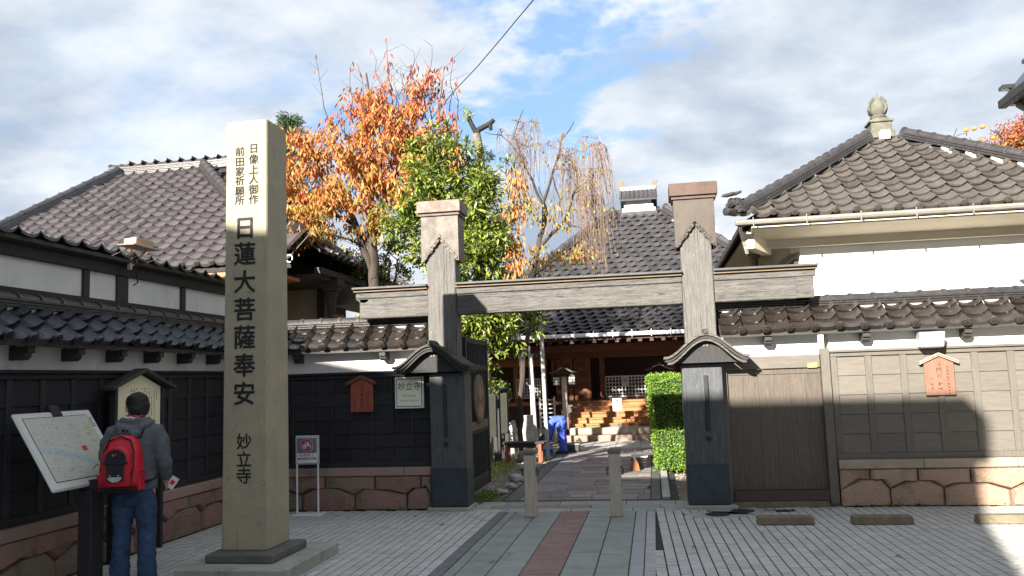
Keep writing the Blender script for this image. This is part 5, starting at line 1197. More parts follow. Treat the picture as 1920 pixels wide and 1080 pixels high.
for x0, x1, lab in ((1.06, 1.68, 'brown concrete wheel stop in front of the side door'), (2.07, 2.71, 'dark concrete wheel stop in the middle of the row'), (3.35, 3.98, 'sunlit concrete wheel stop at the far end of the row from the gate')):
    w_ = build(MB().hexa([(x0, 9.79, 0), (x1, 9.79, 0), (x1, 9.95, 0), (x0, 9.95, 0), (x0+.012, 9.805, .095), (x1-.012, 9.805, .095), (x1-.012, 9.935, .095), (x0+.012, 9.935, .095)]), 'wheel_stop', m_concrete, bev=.012)
    tag(w_, lab, 'wheel stop', 'concrete wheel stops')
m_patch = mat('pale_cement_patch', (.36, .355, .33), (.29, .285, .265), .85, 7, bump=.2)
b = MB().disc((.68, 10.55, -.012), .36, .02, 'z', 24)
for x, y, r, lab in ((.68, 10.55, .145, 'round iron cover set in cement nearer the path'), (1.0, 10.8, .145, 'round iron cover set in cement nearer the side door')):
    mc = thing('manhole_cover', lab, 'cover', (x, y, 0), 'iron covers in the paving')
    b = MB().add([(x+.4*math.cos(q*PI/10), y+.24*math.sin(q*PI/10), z) for z in (-.03, -.001) for q in range(20)], [tuple(range(20, 40))] + [(q, (q+1) % 20, (q+1) % 20+20, q+20) for q in range(20)])
    build(b, 'cement_collar', m_patch, mc); build(MB().disc((x, y, .002), r, .008, 'z', 24), 'iron_lid', m_iron, mc); 
    b = MB()
    for k in range(5): b.cbox((x, y-.09+k*.045, .008), (.2, .012, .004))
    build(b, 'lid_ribs', m_iron, mc, kind='stuff')
dg = thing('drain_grate', 'small rectangular iron drain grate beside the round covers', 'drain', (1.41, 10.83, 0))
build(MB().box(1.24, 10.78, -.03, 1.6, 10.88, -.008), 'drain_box', m_ink, dg)
gb = to_mesh(MB().box(-.008, -.045, -.006, .008, .045, .003), 'grate_bar', m_iron)
for k in range(12): inst('grate_bar', gb, dg, T(1.26+k*.029, 10.83, 0))

# ---------------------------------------------------------------- signs on the walls
m_wsign = mat('pale_sign_face', (.78, .80, .62), (.74, .76, .58), .5, 3, bump=0)
m_redwood = mat('red_stained_board', (.30, .075, .045), (.22, .055, .035), .5, 5, st=(6, 1, 1))
m_tancedar = mat('reddish_cedar_board', (.22, .115, .08), (.17, .088, .06), .6, 4, bump=.15, st=(6, 6, .7), grime=[((.20, .09, .05), 5, .55, .75, .6, (8, 8, .8))])  # the cedar's own reddish tone
m_cream2 = mat('cream_notice_face', (.78, .73, .50), (.74, .69, .47), .55, 3, bump=0)
m_thin = mat('thin_grey_ink', (.22, .24, .16), None, .7, 9)
m_blue_f = mat('slate_sign_border', (.10, .13, .15), None, .6, 9)
def plaque(label, x0, x1, z0, z1, y, mface, mroof, mink, seed, legible):
    t = thing('wooden_plaque', label, 'plaque', ((x0+x1)/2, y, z0)); cx = (x0+x1)/2; w = x1-x0; ap = z1+.085*w/.35
    f = build(MB().prism([(x0, z0), (x1, z0), (x1, z1), (cx, ap), (x0, z1)], y-.022, y, 'y'), 'board', mface, t, bev=.003)
    for s in (-1, 1):
        for k, (o, d) in enumerate(((.0, .05), (.022, .065))):
            build(MB().prism([(cx, ap+.004+o), (cx+s*(w/2+.055), z1-.014+o), (cx+s*(w/2+.055), z1+.006+o), (cx, ap+.024+o)], y-d, y+.01, 'y'), 'roof_board', mroof, t, bev=.002)
    rq = random.Random(seed); b = MB(); top = z1-.0
    if legible: text('門', 'lettering', .075, (cx-.005, y-.0235, z0+.30), mink, f); text('の', 'lettering', .06, (cx-.005, y-.0235, z0+.235), mink, f)
    for k in range(7):
        z = top-.02-k*.06
        if z < z0+.03 or (legible and abs(z-z0-.27) < .075): continue
        strokes(b, cx+rq.uniform(-.006, .006), z, .055, y-.0235, rq)
    for k in range(9): strokes(b, cx+w*.28, top-.06-k*.04, .034, y-.0235, rq)
    for k in range(3): strokes(b, cx-w*.28, z0+.20-k*.055, .042, y-.0235, rq)
    build(b, 'lettering', mink, f, kind='stuff')
    return t
plaque('reddish cedar plaque with little roof on the sunlit wall under the grey lamp', 3.325, 3.67, 1.34, 1.735, 11.10, m_tancedar, m_copeL, m_inkb, 41, True)
plaque('dark red plaque with little roof on the black wall beside the temple sign', -4.17, -3.84, 1.33, 1.71, 11.10, m_redwood, m_brownw, m_inkb, 42, False)
sg = thing('temple_sign', 'square pale sign reading the temple name in black and small English lettering', 'sign', (-3.315, 11.08, 1.36))
sf = build(MB().box(-3.52, 11.06, 1.362, -3.112, 11.09, 1.79), 'panel', m_white, sg, bev=.004)
build(MB().box(-3.497, 11.056, 1.386, -3.135, 11.0595, 1.766), 'border', m_blue_f, sf); face = build(MB().box(-3.487, 11.052, 1.396, -3.145, 11.0555, 1.756), 'face', m_wsign, sf)
for k, ch in enumerate('妙立寺'): text(ch, 'lettering', .112, (-3.425+k*.11, 11.0505, 1.655), m_ink, sf, shear=.08)
text('Myouryuji', 'lettering', .047, (-3.315, 11.0505, 1.535), m_thin, sf); text('(Ninja Temple)', 'lettering', .042, (-3.315, 11.0505, 1.468), m_thin, sf)
m_lime2 = mat('yellow_green_sticker', (.45, .62, .06), (.40, .55, .06), .5, 9, bump=0)
st = thing('number_sticker', 'small yellow green numbered plate at the end of the door lintel', 'sticker', (2.0, 11.11, 1.74))
stp = build(MB().box(1.945, 11.112, 1.735, 2.06, 11.118, 1.79), 'plate', m_lime2, st); b = MB(); rq = random.Random(3)
for k in range(3): strokes(b, 1.975+k*.028, 1.762, .03, 11.111, rq)
build(b, 'lettering', m_white, stp, kind='stuff')
# no-cycling stand
ns = thing('no_parking_sign', 'white metal stand with a no bicycle parking sign beside the monument', 'sign', (-4.65, 10.72, 0))
m_slate = mat('slate_grey_print', (.16, .17, .19), None, .6, 9); m_redp = mat('signal_red_print', (.62, .03, .06), None, .5, 9, bump=0); m_bwhite = mat('print_white', (.75, .76, .77), None, .5, 9, bump=0)
build(MB().box(-4.85, 10.60, .0, -4.43, 10.86, .012), 'base_plate', m_white, ns, bev=.004)
for x in (-4.815, -4.515): build(MB().tube([(x, 10.75, .012), (x, 10.75, .70)], .013, 8), 'leg', m_white, ns, smooth=40)
pn = build(MB().box(-4.835, 10.735, .66, -4.495, 10.765, 1.045), 'panel', m_alu, ns, bev=.01)
build(MB().box(-4.812, 10.731, .685, -4.518, 10.7345, 1.02), 'print_sheet', m_bwhite, pn); build(MB().box(-4.805, 10.728, .815, -4.525, 10.7305, 1.012), 'print_field', m_slate, pn)
def ring(b, cx, cz, r0, r1, y0, y1, n=28):
    vs = [(cx+r*math.cos(2*PI*i/n), y, cz+r*math.sin(2*PI*i/n)) for y in (y0, y1) for r in (r0, r1) for i in range(n)]
    for i in range(n):
        j = (i+1) % n; b.add([vs[i], vs[j], vs[n+j], vs[n+i]], [(0, 1, 2, 3)]); b.add([vs[n+i], vs[n+j], vs[3*n+j], vs[3*n+i]], [(0, 1, 2, 3)]); b.add([vs[i], vs[2*n+i], vs[2*n+j], vs[j]], [(0, 1, 2, 3)])
cx, cz = -4.665, .914
b = MB(); ring(b, cx, cz, 0, .093, 10.7268, 10.7275); build(b, 'symbol_ground', m_bwhite, pn)
b = MB(); ring(b, cx, cz, 0, .088, 10.726, 10.7266); build(b, 'symbol_ground', m_slate, pn)
b = MB(); ring(b, cx-.037, cz-.014, .018, .027, 10.7245, 10.7255, 16); ring(b, cx+.037, cz-.014, .018, .027, 10.7245, 10.7255, 16)
for a, c in (((-.037, -.014), (-.015, .022)), ((-.015, .022), (.022, .022)), ((.022, .022), (.0, -.014)), ((.0, -.014), (-.015, .022)), ((-.037, -.014), (0, -.014)), ((.037, -.014), (.02, .04)), ((.01, .042), (.03, .04)), ((-.025, .034), (-.008, .034))):
    b.tube([(cx+a[0], 10.725, cz+a[1]), (cx+c[0], 10.725, cz+c[1])], .0045, 4)
build(b, 'bicycle_symbol', m_bwhite, pn)
b = MB(); ring(b, cx, cz, .070, .088, 10.7225, 10.7235); b.add([(cx-.066, 10.7225, cz+.054), (cx-.054, 10.7225, cz+.066), (cx+.066, 10.7225, cz-.054), (cx+.054, 10.7225, cz-.066)], [(0, 1, 2, 3)]); build(b, 'prohibition_ring', m_redp, pn)
text('駐 輪 禁 止', 'lettering', .044, (-4.665, 10.729, .785), m_slate, pn)
build(MB().box(-4.80, 10.7292, .728, -4.53, 10.7302, .752), 'print_bar', m_slate, pn); text('NO BICYCLE PARKING', 'lettering', .0205, (-4.665, 10.7280, .740), m_bwhite, pn)

# ---------------------------------------------------------------- town map on its slanting panel
mp_ = thing('map_board', 'slanting pale town map panel on a dark post in front of the black wall', 'map board', (-5.05, 6.9, 0))
Mm = frame((-4.99, 6.33, .905), (0, 1, 0), Vector((-.42, 0, .655)).normalized(), Vector((.655, 0, .42)).normalized())
Hm, Wm = .785, .985
m_mapw = mat('off_white_panel', (.62, .62, .58), (.57, .57, .53), .5, 4, bump=0); m_map = mat('map_paper', (.50, .52, .44), (.46, .485, .42), .45, 3, bump=0)
m_road = mat('map_road_print', (.62, .63, .57), None, .5, 9, bump=0); m_river = mat('map_river_print', (.37, .44, .48), (.40, .47, .50), .5, 4, bump=0); m_mapt = mat('map_text_print', (.27, .28, .25), None, .6, 9, bump=0); m_hillp = mat('map_hill_print', (.47, .45, .27), None, .5, 9, bump=0)
pan = build(MB().box(0, 0, -.035, Wm, Hm, 0), 'panel', m_mapw, mp_, bev=.015, Mx=Mm)
build(MB().box(.075, .075, .001, Wm-.09, Hm-.06, .002), 'map_edge', m_ink, pan, Mx=Mm); build(MB().box(.081, .081, .0021, Wm-.096, Hm-.066, .003), 'map_sheet', m_map, pan, Mx=Mm)
rq = random.Random(20); b = MB()
def band_(b, pts, w, z):
    for (x0, y0), (x1, y1) in zip(pts, pts[1:]):
        d = math.hypot(x1-x0, y1-y0); nx, ny = -(y1-y0)/d*w, (x1-x0)/d*w; b.add([(x0-nx, y0-ny, z), (x1-nx, y1-ny, z), (x1+nx, y1+ny, z), (x0+nx, y0+ny, z)], [(0, 1, 2, 3)])
band_(b, [(.085, .40), (.25, .375), (.45, .31), (.6, .25), (.72, .17), (.88, .09)], .032, .0036); build(b, 'map_river', m_river, pan, Mx=Mm)
b = MB()
for pts in ([(.1, .55), (.3, .47), (.55, .40), (.7, .35), (.88, .27)], [(.3, .70), (.33, .47)], [(.42, .71), (.45, .55), (.43, .44)], [(.6, .71), (.68, .58), (.62, .42)], [(.1, .24), (.3, .21), (.5, .2)], [(.12, .13), (.4, .12), (.6, .09)], [(.25, .44), (.22, .33)], [(.2, .7), (.25, .5)], [(.75, .71), (.72, .56), (.88, .5)], [(.5, .55), (.86, .56)], [(.66, .3), (.68, .2)]): band_(b, pts, .006, .0042)
build(b, 'map_roads', m_road, pan, Mx=Mm, kind='stuff')
b = MB()
for k in range(120):
    x, y = rq.uniform(.11, .86), rq.uniform(.1, .7); w = rq.uniform(.006, .022); b.box(x, y, .0044, x+w, y+.006, .0047)
for k in range(5): b.box(.905, .68-k*.022, .0044, .905+rq.uniform(.02, .045), .69-k*.022, .0047)
build(b, 'map_lettering', m_mapt, pan, Mx=Mm, kind='stuff')
build(MB().box(.60, .345, .0048, .665, .395, .0054), 'map_marker', m_redp, pan, Mx=Mm); build(MB().add([(.74, .5, .0036), (.86, .5, .0036), (.86, .62, .0036), (.78, .6, .0036)], [(0, 1, 2, 3)]), 'map_hill', m_hillp, pan, Mx=Mm)
build(MB().box(.455, Hm-.06, -.04, .575, Hm+.055, .012), 'clamp', m_blackv, pan, bev=.004, Mx=Mm); build(MB().box(.455, -.075, -.04, .575, .045, .012), 'clamp', m_blackv, pan, bev=.004, Mx=Mm)
build(MB().box(-5.09, 6.76, 0, -4.96, 6.94, .86), 'post', m_blackv, mp_, bev=.006); build(MB().hexa([(-5.09, 6.78, .862), (-4.96, 6.78, .862), (-4.96, 6.92, .862), (-5.09, 6.92, .862), (-5.42, 6.78, 1.42), (-5.36, 6.78, 1.42), (-5.36, 6.92, 1.42), (-5.42, 6.92, 1.42)]), 'strut', m_blackv, mp_)
# roofed cream notice board against the long wall
kb = thing('notice_board', 'roofed cream notice board with columns of writing behind the man', 'notice board', (-5.48, 8.18, 0))
Mk = frame((-5.46, 7.80, 0), (0, 1, 0), (0, 0, 1), (1, 0, 0))
kf_ = build(MB().prism([(0, 1.28), (.77, 1.28), (.77, 1.765), (.385, 1.905), (0, 1.765)], -.02, .0, 'z'), 'board', m_cream2, kb, Mx=Mk)
b = MB(); rq = random.Random(31)
for c_ in range(13):
    x = .70-c_*.046; n_ = rq.randint(13, 19) if 0 < c_ < 11 else rq.randint(6, 9); z_ = 1.735 if c_ < 11 else 1.56
    if c_ in (1, 2): z_ -= .03
    for k in range(n_):
        if rq.random() > .1: b.box(x-.008+rq.uniform(0, .004), z_-k*.0235, .0008, x+.009-rq.uniform(0, .004), z_-k*.0235+rq.uniform(.006, .016), .0014)
build(b, 'lettering', m_ink, kf_, Mx=Mk, kind='stuff')
for x in (-.05, .775): build(MB().box(x, 0, -.05, x+.05, 1.76, .02), 'post', m_blackv, kb, bev=.004, Mx=Mk)
for s in (-1, 1): build(MB().prism([(.385, 1.925), (.385+s*.56, 1.735), (.385+s*.56, 1.765), (.385, 1.965)], -.06, .09, 'z'), 'roof_board', m_dark, kb, bev=.004, Mx=Mk)
build(MB().box(-.0, 1.245, -.03, .772, 1.278, .012), 'rail', m_blackv, kb, Mx=Mk)

# ---------------------------------------------------------------- yard furniture
def notice(label, y0, y1, x):
    t = thing('notice_board', label, 'notice board', (x, (y0+y1)/2, 0), 'pale yellow notice boards along the yard path')
    f = build(MB().box(x-.015, y0, .60, x+.015, y1, 1.42), 'board', m_cream2, t); b = MB(); q = random.Random(int(y0*10))
    for c_ in range(12):
        for k in range(20):
            if q.random() < .8: yy = y0+.06+c_*(y1-y0-.12)/12; b.box(x+.0155, yy, 1.35-k*.033, x+.0162, yy+.016, 1.362-k*.033)
    build(b, 'lettering', m_thin, f, kind='stuff')
    for y in (y0-.04, y1+.04): build(MB().box(x-.05, y-.04, 0, x+.03, y+.04, 1.50), 'post', m_blackv, t, bev=.005)
    build(MB().box(x-.06, y0-.1, 1.502, x+.05, y1+.1, 1.53), 'cap_board', m_blackv, t)
notice('pale yellow notice board on black posts nearest the open gate leaf', 15.75, 16.5, -3.17); notice('pale yellow notice board on black posts farther along the yard path', 16.85, 17.7, -3.15)
m_pole = mat('galvanised_pole', (.42, .41, .39), (.33, .32, .30), .6, 5, metal=0, bump=.1, grime=[((.45, .43, .40), 9, .58, .72, .6)])
for (x0, y, x1, h, r, lab) in ((-2.33, 18.0, -2.385, 3.35, .045, 'thick grey pole standing beside the stooping worker'), (-2.92, 20.5, -2.985, 2.3, .04, 'grey pole standing just right of the upright stone slab'), (-3.15, 21.5, -3.175, 2.55, .03, 'slim grey pole half hidden behind the pole at the stone slab'), (-3.52, 22.0, -3.5, 2.3, .025, 'thinnest grey pole left of the upright stone slab')):
    tag(build(MB().tube([(x0, y, -.03), (x1, y, h)], r, 8), 'pole', m_pole, smooth=40), lab, 'pole', 'grey poles in the yard')
sl_ = build(MB().hexa([(-3.36, 21, -.03), (-3.06, 21, -.03), (-3.06, 21.12, -.03), (-3.36, 21.12, -.03), (-3.345, 21.01, .78), (-3.07, 21.01, .79), (-3.07, 21.1, .79), (-3.345, 21.1, .78)]), 'stone_slab', mat('pale_upright_stone', (.42, .41, .38), (.3, .295, .27), .85, 5, bump=.4, grime=[((.62, .62, .6), 7, .56, .7, .7)]), bev=.015)
tag(sl_, 'pale upright stone slab with rough top behind the bench', 'stone slab')
bn = thing('bench', 'low dark wooden bench at the edge of the yard path', 'bench', (-2.7, 17.4, 0))
build(MB().box(-3.2, 17.25, .36, -2.30, 17.42, .40), 'seat_board', m_dark, bn, bev=.006); build(MB().box(-3.2, 17.44, .36, -2.27, 17.6, .40), 'seat_board', m_dark, bn, bev=.006); build(MB().box(-3.16, 17.29, .28, -2.36, 17.33, .358), 'apron', m_dark, bn)
for x in (-3.1, -2.4):
    for y in (17.3, 17.52): build(MB().box(x-.035, y-.035, -.03, x+.035, y+.035, .357), 'leg', m_brownw, bn, bev=.005)
m_basket = mat('dark_plastic_basket', (.05, .045, .042), (.07, .062, .058), .45, 9)
def basket(label, x, y, z, w, d, h, grid=False):
    t = thing('basket', label, 'basket', (x, y, z), 'black plastic baskets on the path'); k = .86
    def wl(s): return [(x-w/2*s, y-d/2*s), (x+w/2*s, y-d/2*s), (x+w/2*s, y+d/2*s), (x-w/2*s, y+d/2*s)]
    rings = [[(*p, z) for p in wl(k)], [(*p, z+h) for p in wl(1)], [(*p, z+h) for p in wl(.94)], [(*p, z+.01) for p in wl(k*.93)]]
    if not grid: build(MB().loft(rings), 'tub', m_basket, t)
    else:
        b = MB(); A, B = wl(k), wl(1)
        for i in range(4):
            a0, a1, b0, b1 = A[i], A[(i+1) % 4], B[i], B[(i+1) % 4]
            for j in range(9): u = j/8; b.tube([(a0[0]+(a1[0]-a0[0])*u, a0[1]+(a1[1]-a0[1])*u, z), (b0[0]+(b1[0]-b0[0])*u, b0[1]+(b1[1]-b0[1])*u, z+h)], .005, 4)
            for j in range(5): u = j/4; p = [(a0[q]+(b0[q]-a0[q])*u) for q in (0, 1)]; r = [(a1[q]+(b1[q]-a1[q])*u) for q in (0, 1)]; b.tube([(*p, z+h*u), (*r, z+h*u)], .006, 4)
        build(b, 'tub', m_basket, t, kind='stuff'); build(MB().box(*A[0], z, *A[2], z+.008), 'floor', m_basket, t)
    b = MB()
    for i in range(4): b.tube([(*wl(1)[i], z+h), (*wl(1)[(i+1) % 4], z+h)], .012, 5)
    build(b, 'rim', m_pole if not grid else m_white, t, kind='stuff')
basket('solid black plastic basket beside the stooping worker', -1.9, 19.3, 0, .29, .4, .19); basket('open mesh basket with a white rim near the hedge corner', -.34, 15.85, 0, .29, .35, .21, True)
br = thing('hand_broom', 'hand broom with reddish bristles leaning on the mesh basket', 'broom', (-.42, 15.35, 0))
build(MB().loft([[( -.42+a*.09, 15.38+c*.05, .0) for a, c in ((-1, -1), (1, -1), (1, 1), (-1, 1))], [(-.42+a*.075, 15.4+c*.04, .10) for a, c in ((-1, -1), (1, -1), (1, 1), (-1, 1))], [(-.42+a*.03, 15.43+c*.025, .19) for a, c in ((-1, -1), (1, -1), (1, 1), (-1, 1))]]), 'bristles', mat('rusty_bristle', (.28, .12, .05), (.2, .08, .035), .8, 20, bump=.6, st=(20, 20, 1)), br)
build(MB().tube([(-.42, 15.43, .18), (-.41, 15.55, .34)], .016, 7), 'handle', m_white, br)
def lantern(label, x, y, z):
    t = thing('lantern_post', label, 'lantern', (x, y, z), 'roofed lantern posts before the temple')
    build(MB().box(x-.09, y-.09, z, x+.09, y+.09, z+.34), 'post_base', m_cope, t, bev=.01); build(MB().box(x-.07, y-.07, z+.342, x+.07, y+.07, 1.72), 'post', m_bollard, t, bev=.01)
    N2 = 16; f2 = lambda s: .14*(.5+.5*math.cos(PI*min(1, abs(s))))+.03*max(0, abs(s)-.7)/.3
    top = [(x+.37*(-1+2*i/N2), 1.80+f2(-1+2*i/N2)+.035) for i in range(N2+1)]; bot = [(p[0], p[1]-.035) for p in top[::-1]]
    build(MB().prism(top+bot, y-.28, y+.28), 'roof', m_grey, t, smooth=30); build(MB().box(x-.02, y-.29, 1.98, x+.02, y+.29, 2.02), 'ridge', m_dark, t)
    build(MB().box(x-.3, y-.03, 1.73, x+.3, y+.03, 1.79), 'cross_arm', m_dark, t)
    for s in (-1, 1):
        L_ = build(MB().box(x+s*.21-.085, y-.085, 1.50, x+s*.21+.085, y+.085, 1.725), 'lantern_box', m_farwhite, t); b = MB()
        for k in range(4):
            for yy in (-.09, .088): b.box(x+s*.21-.088+k*.057, y+yy-.002, 1.49, x+s*.21-.078+k*.057, y+yy+.004, 1.73)
        for k in range(4): b.box(x+s*.21-.09, y-.093, 1.495+k*.073, x+s*.21+.09, y-.0905, 1.508+k*.073)
        build(b, 'lantern_lattice', m_dark, L_)
lantern('roofed wooden lantern post left of the timber steps', -2.42, 22.75, .30); lantern('roofed lantern post whose roof tip shows above the hedge', .16, 22.75, .15)
ss = thing('step_sign', 'white notice on a thin stand in front of the timber steps', 'sign', (-1.0, 22.7, .33))
build(MB().lathe([(.15, .332), (.14, .36), (.05, .40), (.02, .42)], (-1.01, 22.72, 0), 4), 'stand_base', m_slate, ss); build(MB().tube([(-1.01, 22.72, .41), (-1.01, 22.72, .78)], .012, 6), 'stand_pole', m_alu, ss)
f = build(MB().box(-1.125, 22.70, .76, -.885, 22.72, 1.10), 'board', m_white, ss); b = MB(); ring(b, -1.005, .985, .055, .072, 22.694, 22.699, 20); b.box(-1.03, 22.694, .94, -.98, 22.699, 1.03); build(b, 'symbol', m_slate, f); b = MB(); rq = random.Random(2)
for k in range(4): strokes(b, -1.075+k*.047, .84, .04, 22.699, rq)
build(b, 'lettering', m_slate, f, kind='stuff')
nt_ = thing('paper_notice', 'small white paper notice hung on the white lattice', 'notice', (-.83, 24.68, 1.4)); f = build(MB().box(-.92, 24.675, 1.40, -.72, 24.685, 1.68), 'sheet', m_white, nt_); b = MB(); ring(b, -.82, 1.57, .03, .05, 24.671, 24.674, 14); build(b, 'symbol', m_slate, f)
rl = thing('railing', 'dark slatted rail beside the temple corridor', 'railing', (-2.85, 22.3, 0))
for x in (-3.05, -2.66): build(MB().box(x-.025, 22.28, .0, x+.025, 22.32, 1.2), 'rail_post', m_pole, rl)
rb_ = to_mesh(MB().box(-.19, -.012, -.012, .19, .012, .012), 'rail_bar', m_pole)
for k in range(9): inst('rail_bar', rb_, rl, T(-2.855, 22.3, .2+k*.115))
# overhead cable
cb = [(-.66, 12.5, 8.66), (-1.893, 15.0, 8.878), (-2.385, 16.0, 8.965), (-2.875, 17.0, 9.045), (-3.725, 18.5, 9.059), (-4.671, 20.0, 9.053), (-6.75, 23.3, 8.8)]
tag(build(MB().tube(cb, .011, 6), 'overhead_cable', m_ink), 'black overhead cable slanting down across the sky into the trees', 'cable')
up = thing('utility_pole', 'slim pole rising hidden behind the trees that carries the overhead cable', 'pole', (-8.2, 25.4, 0)); build(MB().tube([(-8.2, 25.4, 0), (-8.2, 25.4, 9.3)], [.12, .09], 8), 'shaft', m_pole, up, smooth=40) if False else None
bpy.data.objects.remove(up)
# fallen leaves on the forecourt
b = MB(); ml_ = pal('forecourt_leaf', [(.45, .30, .03), (.40, .12, .04), (.22, .12, .05)], .6, .1)
for (x, y) in ((.3, 8.6), (1.45, 9.0), (3.3, 8.5), (2.9, 7.7), (-3.1, 10.5), (-1.37, 10.5), (3.6, 8.9), (-2.6, 9.9), (1.05, 9.3), (.9, 10.2), (2.4, 9.2), (-1.5, 8.3), (-1.6, 7.9), (-2.35, 8.9), (2.1, 8.2)): flat_leaf(b, x, y, .004, rnd.uniform(.03, .055), rnd.uniform(0, 6.3))
for k in range(26): flat_leaf(b, rnd.uniform(-3.2, 4.5), 11.0-abs(rnd.gauss(0, .25)), .004, rnd.uniform(.015, .035), rnd.uniform(0, 6.3))
tag(build(b, 'fallen_leaves', ml_, recalc=False), 'yellow and brown leaves lying on the grey paving', 'leaves', kind='stuff')

# ---------------------------------------------------------------- people
m_skin = mat('skin', (.52, .31, .23), (.47, .27, .20), .5, 6, bump=.03)
m_hair = mat('black_hair', (.006, .0055, .006), (.011, .010, .010), .55, 30, bump=.7, bscale=60, st=(1, 1, .25))
m_hood = mat('grey_fleece', (.115, .125, .14), (.085, .093, .105), .9, 9, bump=.35, bscale=18)
m_jean = mat('blue_denim', (.020, .045, .10), (.032, .066, .135), .85, 6, bump=.4, bscale=14, grime=[((.06, .10, .18), 3, .52, .72, .5)])
m_shoe = mat('dark_shoe', (.03, .03, .032), None, .6, 9)
m_packr = mat('red_pack_nylon', (.60, .012, .03), (.48, .01, .025), .5, 5, bump=.25, bscale=12); m_packk = mat('black_pack_nylon', (.014, .014, .016), (.022, .022, .025), .6, 8, bump=.25, bscale=30)
m_cover = mat('blue_work_overall', (.07, .13, .62), (.05, .09, .5), .8, 6, bump=.4, bscale=14)
def ell(c, rx, ry, n=16, tilt=None, e=1.0):
    out = []
    for i in range(n):
        a = 2*PI*i/n; ca, sa = math.cos(a), math.sin(a); q = Vector((rx*math.copysign(abs(ca)**e, ca), ry*math.copysign(abs(sa)**e, sa), 0))
        if tilt: q = tilt @ q
        out.append((c[0]+q.x, c[1]+q.y, c[2]+q.z))
    return out
def cloth(mb, name, mt, parent, vox=.012, it=6, Mx=None, fold=0):
    o = build(mb, name, mt, parent, smooth=180, recalc=True, Mx=Mx)
    r = o.modifiers.new('remesh', 'REMESH'); r.mode = 'VOXEL'; r.voxel_size = vox; r.use_smooth_shade = True
    s = o.modifiers.new('smooth', 'SMOOTH'); s.factor = .5; s.iterations = it
    if fold:
        tx = bpy.data.textures.get('folds') or bpy.data.textures.new('folds', 'CLOUDS'); tx.noise_scale = .07; tx.noise_depth = 2
        d = o.modifiers.new('folds', 'DISPLACE'); d.texture = tx; d.strength = fold; d.mid_level = .5; d.texture_coords = 'LOCAL'
        s2 = o.modifiers.new('settle', 'SMOOTH'); s2.factor = .5; s2.iterations = 2
    return o
def hand(b, w, d, palm_n, side, curl=.5, sc=1.):
    """palm with four bent fingers of unequal length and a thumb; w wrist, d pointing direction, palm_n palm normal, side towards the thumb"""
    w, d, pn, sd = Vector(w), Vector(d).normalized(), Vector(palm_n).normalized(), Vector(side).normalized()
    k = w+d*.085*sc
    rings = []
    for t, hw, hh in ((-.02, .026, .02), (.02, .033, .017), (.06, .042, .015), (.09, .040, .012)):
        c = w+d*t*sc; rings.append([c+sd*hw*sc*math.cos(2*PI*i/10)+pn*hh*sc*math.sin(2*PI*i/10) for i in range(10)])
    b.loft(rings)
    for off, L in ((.030, .068), (.010, .078), (-.011, .072), (-.031, .056)):
        p = k+sd*off*sc; pts = [p-d*.02*sc]; dirn = d.copy()
        for s_ in (.42, .32, .26):
            pts.append(pts[-1]+dirn*L*s_*sc*(1.3 if s_ == .42 else 1)); dirn = (dirn*math.cos(curl)+pn*math.sin(curl)).normalized()
        b.tube(pts, [.0098*sc, .0092*sc, .0084*sc, .0068*sc], 7)
    t0 = w+d*.03*sc+sd*.026*sc; b.tube([t0, t0+(d*.5+sd*.75+pn*.25).normalized()*.035*sc, t0+(d*.5+sd*.75+pn*.25).normalized()*.035*sc+(d*.85+sd*.2+pn*.45).normalized()*.032*sc], [.013*sc, .011*sc, .008*sc], 7)
def head(b, hair, Mh):
    """local: z up from chin 0 to crown .225, face towards +y"""
    rings = []
    for z, rx, ry, cy in ((-.06, .052, .055, -.018), (-.015, .053, .058, -.012), (.0, .056, .072, .006), (.03, .064, .088, .006), (.07, .072, .095, .002), (.11, .077, .099, -.002), (.15, .077, .098, -.004), (.19, .065, .084, -.006), (.215, .04, .052, -.006), (.225, .012, .016, -.006)):
        rings.append([Mh @ Vector(p) for p in ell((0, cy, z), rx, ry, 16)])
    b.loft(rings)
    b.loft([[Mh @ Vector(p) for p in ell((0, .092, .062), .016, .018, 8)], [Mh @ Vector(p) for p in ell((0, .094, .075), .013, .018, 8)], [Mh @ Vector(p) for p in ell((0, .088, .115), .007, .01, 8)]])
    for s in (-1, 1):
        b.loft([[Mh @ Vector(p) for p in ell((s*.078, -.008, .075), .008, .014, 8)], [Mh @ Vector(p) for p in ell((s*.084, -.012, .10), .011, .021, 8)], [Mh @ Vector(p) for p in ell((s*.082, -.014, .125), .008, .016, 8)]])
    rings = []
    for z, rx, ry, cy in ((.035, .064, .045, -.058), (.06, .073, .062, -.045), (.09, .081, .078, -.032), (.125, .087, .094, -.018), (.16, .091, .106, -.006), (.195, .083, .098, -.004), (.225, .06, .07, -.006), (.243, .022, .026, -.006)):
        rings.append([Mh @ Vector(p) for p in ell((0, cy, z), rx, ry, 16)])
    hair.loft(rings)
# the man with the backpack (local: he faces +y)
Mp = T(-4.70, 7.0, 0) @ RZ(math.radians(15))
man_b = MB(); hair_b = MB()
Mh = T(.0, .045, 1.455) @ Matrix.Diagonal((1.13, 1.1, 1.06, 1)) @ RZ(math.radians(32)) @ Matrix.Rotation(math.radians(-9), 4, 'X')
head(man_b, hair_b, Mh)
man_b.loft([ell((0, -.01, .86), .15, .10), ell((0, 0, 1.05), .135, .09), ell((0, 0, 1.25), .17, .105), ell((0, -.01, 1.36), .16, .09), ell((0, .0, 1.42), .07, .065), ell((0, .02, 1.50), .055, .058)])
for s in (-1, 1):
    man_b.loft([ell((s*.09, 0, .9), .085, .10), ell((s*.10, .0, .70), .078, .085), ell((s*.105, .015, .48), .055, .06), ell((s*.11, -.01, .32), .052, .06), ell((s*.11, .0, .08), .036, .045), ell((s*.115, .05, .02), .04, .10)])
